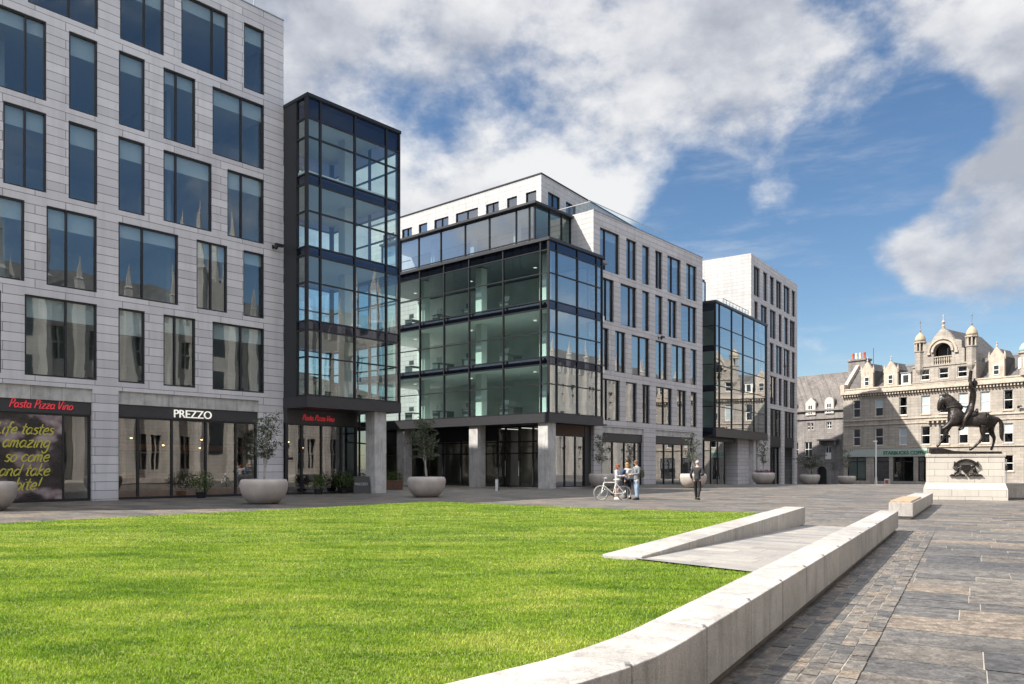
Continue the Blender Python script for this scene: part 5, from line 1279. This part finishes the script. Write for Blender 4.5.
# ------------------------------------------------------------------ people
M['skin_'] = plain('light_skin', (.52, .33, .25), .55, 0, .06)
def cloth(n, c): M[n] = plain(n, c, .85, 0, .15, 9, .3)
for n, c in (('white_jacket', (.42, .43, .47)), ('navy_jacket', (.03, .06, .15)), ('grey_jacket', (.16, .175, .19)), ('charcoal_jacket', (.035, .035, .038)), ('black_trousers', (.018, .018, .02)), ('light_jeans', (.26, .34, .44)),
             ('grey_shorts', (.24, .25, .28)), ('red_hair', (.20, .065, .03)), ('blond_hair', (.34, .21, .10)), ('ginger_hair', (.15, .085, .055)), ('white_hair', (.40, .36, .33)), ('olive_bag', (.08, .085, .06)), ('pale_bag', (.42, .43, .43)), ('dark_shoe', (.02, .018, .016)), ('white_shoe', (.6, .6, .6)), ('red_top', (.35, .06, .05))): cloth(n, c)
M['eye'] = plain('dark_eye', (.02, .015, .01), .3)
def person(label, loc_, rz, top, legs, hair, shoe, h=1.75, legL=((.1, 0, 0), (.1, 0, 0)), arms=None, nod=0, female=False, hairlen=0, bald=False, lean=0, shorts=False):
    """legL: ((knee x, knee y, foot y) left, right); arms: ((elbow),(hand)) per side, metres at 1.75 m"""
    t = thing('person', label, 'person', loc_, rz); k = h / 1.75; sw = .175 if female else .2
    ly = lambda z: -lean * (z - .9)
    V = []; Eg = []
    def ch(pts, att=None):
        s0 = len(V); V.extend((p[0] * k, p[1] * k, p[2] * k, *[q * k for q in p[3:]]) for p in pts); Eg.extend(chain(len(pts), s0))
        if att is not None: Eg.append((att, s0))
        return s0
    hy = -nod * .06
    ch([(0, 0, .93, .13, .1), (0, ly(1.08), 1.08, .115, .09), (0, ly(1.25), 1.25, .14, .1), (0, ly(1.4), 1.40, .13, .085), (0, ly(1.48), 1.49, .05), (0, ly(1.55) + hy * .6, 1.555, .06, .07), (0, ly(1.62) + hy, 1.62, .07, .085), (0, ly(1.68) + hy, 1.69, .06, .07)])
    hd = Vector((0, ly(1.62) + hy, 1.63)) * k
    L = []; A = []
    for s, (kx, kyy, fy) in zip((1, -1), legL):
        pts = [(s * .09, 0, .86, .085), (s * kx, kyy, .50, .06), (s * kx, (kyy + fy) / 2 + .01, .30, .052), (s * kx, fy + .02, .09, .036), (s * kx, fy - .05, .05, .035), (s * kx, fy - .14, .035, .03)]
        ch(pts, 0); L.append(pts)
    for s, (el, ha) in zip((1, -1), arms or (((.27, .03, 1.12), (.27, -.06, .87)),) * 2):
        sh = (s * sw, ly(1.4), 1.40, .055); e = (s * el[0], el[1], el[2], .042); w = (s * ha[0], ha[1], ha[2], .03)
        i = ch([sh, e, w], 3); A.append((sh, e, w))
        d = (Vector(w[:3]) - Vector(e[:3])).normalized(); sd = d.cross(Vector((0, 1, 0))); sd = sd.normalized() if sd.length > .1 else Vector((1, 0, 0))
        pm = Vector(w[:3]) + d * .05; j = ch([(*pm, .034, .02)], i + 2)
        for f in range(4):
            o = sd * (f - 1.5) * .019; q = pm + d * .05 + o; r2 = q + d * (.035 - .006 * abs(f - 1.5)) + Vector((0, -.012, 0)); ch([(*q, .009), (*r2, .008)], j)
        q = Vector(w[:3]) + d * .03 - sd * .035; ch([(*q, .01), (*(q + d * .035 - sd * .01), .008)], j)
    body = skin('body', V, Eg, 'skin_', t, 2)
    # face
    f = MB(); 
    for s in (1, -1): f.ell((hd.x + s * .032 * k, hd.y - .083 * k, hd.z + .015 * k), (.011, .008, .008), 6, 4)
    f.build('eyes', 'eye', t)
    f = MB(); f.ell((hd.x, hd.y - .09 * k, hd.z - .02 * k), (.012, .02, .022), 6, 5); f.ell((hd.x, hd.y - .078 * k, hd.z - .058 * k), (.024, .012, .007), 6, 4)
    for s in (1, -1): f.ell((hd.x + s * .078 * k, hd.y, hd.z), (.012, .022, .034), 6, 5)
    f.build('face_features', 'skin_', t, smooth=True)
    # clothes
    def grow(name, chains, mat, g_):
        V2 = []; E2 = []; 
        for pts, att in chains:
            s0 = len(V2); V2.extend((p[0] * k, p[1] * k, p[2] * k, *[(q + g_) * k for q in p[3:]]) for p in pts); E2.extend(chain(len(pts), s0))
            if att is not None: E2.append((att, s0))
        return skin(name, V2, E2, mat, t, 2)
    tor = [(0, 0, .84, .15, .115), (0, 0, .95, .145, .11), (0, ly(1.1), 1.1, .13, .1), (0, ly(1.25), 1.25, .15, .115), (0, ly(1.4), 1.405, .13, .09), (0, ly(1.46), 1.465, .055, .055)]
    grow('jacket', [(tor, None)] + [([a[0], a[1], tuple(Vector(a[1][:3]).lerp(Vector(a[2][:3]), .92)) + (.032,)], 4) for a in A], top, .02)
    hipc = [(0, .0, .98, .125, .095), (0, .0, .88, .13, .1)]
    if shorts: grow('shorts', [(hipc, None)] + [([l[0], tuple(Vector(l[0][:3]).lerp(Vector(l[1][:3]), .85)) + (.075,)], 1) for l in L], legs, .015)
    else: grow('trousers', [(hipc, None)] + [([l[0], l[1], l[2], (*l[3][:3], .045)], 1) for l in L], legs, .016)
    b = MB()
    for l in L:
        x, y = l[3][0] * k, l[3][1] * k
        b.slab([(y + .06, .0), (y - .2, .0), (y - .21, .04), (y - .1, .09), (y - .03, .11), (y + .06, .10)], x - .048, x + .048, P=lambda u, w, z: (w, u, z))
    b.build('shoes', shoe, t, bevel=.012)
    b = MB()
    if bald: 
        b.torus((hd.x, hd.y + .01, hd.z - .005), .075 * k, .022, 14, 6, 'z')
    else:
        b.ell((hd.x, hd.y + .018 * k, hd.z + .03 * k), (.093 * k, .10 * k, .095 * k), 12, 8)
        if hairlen: b.ell((hd.x, hd.y + .055 * k, hd.z - hairlen * .4), (.09 * k, .06 * k, hairlen * .6 + .05), 10, 8)
    b.build('hair', hair, t, smooth=True)
    return t
Yg = 34.9
person('red haired woman in a pale jacket standing behind the bicycle looking down', (4.80, 35.35, 0), R(62), 'white_jacket', 'grey_shorts', 'red_hair', 'white_shoe', 1.62, ((.1, -.02, 0), (.11, .02, .03)), (((.24, -.08, 1.15), (.08, -.3, 1.18)), ((.24, -.08, 1.15), (.08, -.3, 1.15))), .9, True, .3, shorts=True)
person('blond woman in a navy jacket and black trousers in the middle of the group', (5.32, 35.7, 0), R(200), 'navy_jacket', 'black_trousers', 'blond_hair', 'dark_shoe', 1.70, ((.1, 0, 0), (.1, .03, .03)), (((.26, -.08, 1.14), (.12, -.32, 1.2)), ((.3, -.1, 1.2), (.2, -.35, 1.25))), .7, True, .18)
person('man in a grey jacket and light jeans facing left beside the two women', (5.62, 34.95, 0), R(-68), 'grey_jacket', 'light_jeans', 'ginger_hair', 'dark_shoe', 1.80, ((.1, -.04, -.02), (.1, .03, .05)), (((.27, -.05, 1.14), (.14, -.32, 1.12)), ((.27, -.05, 1.14), (.14, -.32, 1.08))), .6)
person('man with white hair in a dark suit walking alone across the square', (8.42, 35.2, 0), R(150), 'charcoal_jacket', 'black_trousers', 'white_hair', 'dark_shoe', 1.78, ((.11, -.1, -.22), (.11, .02, .26)), (((.29, .05, 1.13), (.27, -.1, .92)), ((.29, .05, 1.13), (.1, -.25, 1.1))), .5, bald=False)
def backpack(label, x, y, rz, z, mat):
    t = thing('backpack', label, 'backpack', (x, y, z), rz)
    b = MB(); b.slab([(-.15, -.24), (.15, -.24), (.16, .1), (.1, .24), (-.1, .24), (-.16, .1)], .0, .17); b.build('bag', mat, t, bevel=.04)
    MB().box(-.11, .11, .17, .22, -.2, .02).build('pocket', mat, t, bevel=.02)
    for s in (1, -1): MB().tube([(s * .1, .02, .2), (s * .11, -.12, .26), (s * .12, -.24, .14), (s * .12, -.2, -.05), (s * .11, .02, -.15)], .017, 6).build('strap', mat, t)
def behind(x, y, rz, d): return (x - math.sin(rz) * d, y + math.cos(rz) * d)
q = behind(5.62, 34.95, R(-68), .13); backpack('olive rucksack on the back of the man in the grey jacket', q[0], q[1], R(-68), 1.24, 'olive_bag')
q = behind(5.32, 35.7, R(200), .12); backpack('pale grey rucksack on the back of the blond woman in navy', q[0], q[1], R(200), 1.16, 'pale_bag')
# ------------------------------------------------------------------ bicycle (local x along the bike, front wheel at -x)
M['bikewhite'] = plain('white_bicycle_paint', (.75, .74, .70), .35, 0, .03)
M['tyre'] = plain('pale_grey_tyre', (.30, .29, .27), .8, 0, .1)
bk = thing('bicycle', 'white bicycle standing side on in front of the red haired woman', 'bicycle', (4.44, 34.35, 0), R(4))
r_ = .335
for x in (-.50, .53):
    w = MB().torus((x, 0, r_), r_ - .02, .024, 32, 8).build('wheel', 'tyre', bk, smooth=True)
    MB().torus((x, 0, r_), r_ - .05, .014, 32, 6).build('rim', 'steel', w, smooth=True)
    b = MB()
    for i in range(16):
        a = 2 * math.pi * i / 16; b.tube([(x, .02 * (-1) ** i, r_), (x + (r_ - .06) * math.cos(a), 0, r_ + (r_ - .06) * math.sin(a))], .004, 4)
    b.tube([(x, -.05, r_), (x, .05, r_)], .025, 8); b.build('spokes', 'steel', w)
b = MB(); F_ = lambda pts, r: b.tube(pts, r, 8)
hd_, bb, st_, ra, fa = (-.36, 0, .80), (.04, 0, .30), (.18, 0, .80), (.53, 0, r_), (-.50, 0, r_)
F_([hd_, (-.40, 0, .66)], .025); F_([hd_, st_], .021); F_([(-.39, 0, .68), bb], .024); F_([bb, st_, (.2, 0, .9)], .021)
for s in (1, -1): F_([(bb[0], s * .03, bb[2]), (ra[0], s * .06, ra[2])], .013); F_([(st_[0], s * .02, st_[2] - .05), (ra[0], s * .06, ra[2])], .012)
b.build('frame', 'bikewhite', bk)
b = MB()
for s in (1, -1): b.tube([(-.40, s * .03, .66), (-.43, s * .06, .55), (fa[0], s * .06, fa[2])], .014, 6)
b.build('fork', 'bikewhite', bk)
b = MB(); b.tube([(-.36, 0, .78), (-.34, 0, .95), (-.4, 0, .99)], .016, 6); b.tube([(-.30, -.3, 1.0), (-.38, -.2, 1.0), (-.4, 0, .99), (-.38, .2, 1.0), (-.30, .3, 1.0)], .014, 6); b.build('handlebar', 'steel', bk)
MB().slab([(.06, .93), (.3, .97), (.34, .93), (.3, .90), (.06, .9)], -.07, .07).build('saddle', 'bikewhite', bk, bevel=.02)
b = MB(); b.lathe([(.09, -.01), (.09, .01)], (.04, .05, .30), 14, 'y'); b.tube([(.04, .06, .30), (.10, .08, .16)], .012, 6); b.tube([(.04, -.06, .30), (-.02, -.08, .44)], .012, 6); b.box(.05, .15, .08, .17, .14, .17); b.box(-.07, .03, -.17, -.08, .43, .46); b.build('crank_set', 'metal', bk)
b = MB(); b.slab([(.36, .70), (.72, .70), (.72, .72), (.36, .72)], -.07, .07); b.tube([(.7, .05, .7), (.55, .07, .36)], .008, 5); b.tube([(.7, -.05, .7), (.55, -.07, .36)], .008, 5); b.build('rack', 'metal', bk)

# ------------------------------------------------------------------ sky, sun, camera
SUN = Vector((-.97, -.24, 0)).normalized(); EL = R(46)
wd = bpy.data.worlds.new('World'); sc.world = wd; wd.use_nodes = True; N = wd.node_tree.nodes; L = wd.node_tree.links
bg = N['Background']; bg.inputs['Strength'].default_value = .105
sky = N.new('ShaderNodeTexSky'); sky.sky_type = 'NISHITA'; sky.sun_disc = False; sky.sun_elevation = EL; sky.sun_rotation = math.atan2(SUN.x, SUN.y); sky.air_density = 1.0; sky.dust_density = .5; sky.ozone_density = 2.2
tc = N.new('ShaderNodeTexCoord'); dirv = tc.outputs['Generated']
def pd_(x, y): return Vector((x - 512, 775, 466 - y)).normalized()
def rng(v, a, b, lo=0, hi=1, sm=True):
    r = N.new('ShaderNodeMapRange'); r.interpolation_type = 'SMOOTHSTEP' if sm else 'LINEAR'
    for k, q in zip(('From Min', 'From Max', 'To Min', 'To Max'), (a, b, lo, hi)): r.inputs[k].default_value = q
    L.new(v, r.inputs['Value']); return r.outputs[0]
mp = N.new('ShaderNodeMapping'); mp.inputs['Scale'].default_value = (1.0, 1.0, 1.5); mp.inputs['Location'].default_value = (.35, .1, .2); L.new(dirv, mp.inputs[0])
n1 = noise(N, L, mp.outputs[0], 3.4, 12, .60)
n2 = noise(N, L, mp.outputs[0], 3.0, 9, .55)
mp2 = N.new('ShaderNodeMapping'); mp2.inputs['Location'].default_value = (.36, .1, .235); mp2.inputs['Scale'].default_value = (1.0, 1.0, 1.5); L.new(dirv, mp2.inputs[0])
n3 = noise(N, L, mp2.outputs[0], 3.4, 4, .5)
sp_ = N.new('ShaderNodeSeparateXYZ'); L.new(dirv, sp_.inputs[0])
acc = None
for (dx, dy, dz), r0, r1, w_ in [(tuple(pd_(x, y)), R(a), R(c), q) for x, y, a, c, q in (
        (440, 90, 3, 19, .62), (330, 60, 2, 13, .35), (620, 60, 2, 13, .50), (740, 35, 1, 9, .40), (790, 130, .5, 7.5, .50), (570, 150, 1, 10, .36), (430, 190, 1, 8, .40), (1000, 235, 1, 6.5, .45), (930, 222, 1, 6, .46), (990, 45, 1, 11, .50), (880, 50, 1, 6, .2), (875, 140, 1, 7, -.5), (930, 150, 1, 5, -.35), (675, 180, 1, 6, -.4), (425, 45, .5, 4, -.35), (850, 10, .5, 4, -.3))]:
    v = N.new('ShaderNodeVectorMath'); v.operation = 'DOT_PRODUCT'; L.new(dirv, v.inputs[0]); v.inputs[1].default_value = (dx, dy, dz)
    q = rng(v.outputs['Value'], math.cos(r1), math.cos(r0), 0, w_); acc = q if acc is None else math_(N, L, 'ADD', acc, q)
# extra broken cloud overhead and behind, added for more fill on the shaded fronts
acc = math_(N, L, 'ADD', acc, rng(sp_.outputs[2], .58, .78, 0, .55))
acc = math_(N, L, 'ADD', acc, rng(sp_.outputs[1], -.15, -.7, 0, .34))
acc = math_(N, L, 'ADD', acc, rng(sp_.outputs[0], -.35, -.8, 0, .30))
den = math_(N, L, 'ADD', math_(N, L, 'MULTIPLY', math_(N, L, 'SUBTRACT', n1, .5), 2.3), math_(N, L, 'MINIMUM', acc, .60))
cov = math_(N, L, 'MULTIPLY', rng(den, .12, .54), .95)
# thin high streaks
st_m = N.new('ShaderNodeMapping'); st_m.inputs['Rotation'].default_value = (0, R(28), 0); st_m.inputs['Scale'].default_value = (1.2, 1.2, 6); L.new(dirv, st_m.inputs[0])
s1 = noise(N, L, st_m.outputs[0], 3.2, 7, .65)
cov = math_(N, L, 'MAXIMUM', cov, rng(s1, .47, .8, 0, .42))
# light and shade inside the cloud: tops lit, undersides grey
lit = math_(N, L, 'ADD', math_(N, L, 'MULTIPLY', math_(N, L, 'SUBTRACT', n1, n3), 2.6), math_(N, L, 'ADD', n2, math_(N, L, 'MULTIPLY', den, -.10)))
cc = ramp(N, L, lit, [(.16, (2.0, 2.12, 2.4)), (.34, (2.6, 2.7, 2.95)), (.46, (3.2, 3.25, 3.4)), (.68, (4.0, 4.0, 4.0))])
hs = N.new('ShaderNodeHueSaturation'); hs.inputs['Saturation'].default_value = 1.14; hs.inputs['Value'].default_value = .57; L.new(sky.outputs[0], hs.inputs['Color'])
# unseen cloud overhead and behind the camera, brightened to lift the shaded facades
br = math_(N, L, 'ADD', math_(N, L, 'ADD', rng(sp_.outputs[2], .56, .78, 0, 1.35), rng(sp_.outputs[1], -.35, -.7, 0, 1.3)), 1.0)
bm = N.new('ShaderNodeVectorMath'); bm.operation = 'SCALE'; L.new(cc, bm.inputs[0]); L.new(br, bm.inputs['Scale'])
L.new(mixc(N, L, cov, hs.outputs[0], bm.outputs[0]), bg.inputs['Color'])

sl = bpy.data.lights.new('sun', 'SUN'); sl.energy = 4.3; sl.angle = R(.55); sl.color = (1, .94, .85)
so_ = bpy.data.objects.new('sun', sl); COL.objects.link(so_)
tos = Vector((SUN.x * math.cos(EL), SUN.y * math.cos(EL), math.sin(EL))); so_.rotation_euler = (-tos).to_track_quat('-Z', 'Y').to_euler()

cam = bpy.data.cameras.new('camera'); co = bpy.data.objects.new('camera', cam); COL.objects.link(co); sc.camera = co
co.location = (0, 0, 1.53); co.rotation_euler = (R(90), 0, 0); cam.sensor_width = 36; cam.lens = 36 * 775 / 1024; cam.shift_y = (466 - 342) / 1024; cam.clip_end = 3000; cam.clip_start = .05

vs_ = sc.view_settings; vs_.view_transform = 'Standard'; vs_.look = 'None'; vs_.gamma = 1; vs_.use_curve_mapping = False; vs_.exposure = 1.14
cy_ = sc.cycles; cy_.use_denoising = True; cy_.max_bounces = 10; cy_.transparent_max_bounces = 16; cy_.diffuse_bounces = 3; cy_.glossy_bounces = 4; cy_.transmission_bounces = 4; cy_.caustics_reflective = False; cy_.caustics_refractive = False; cy_.sample_clamp_indirect = 6
cy_.use_adaptive_sampling = True
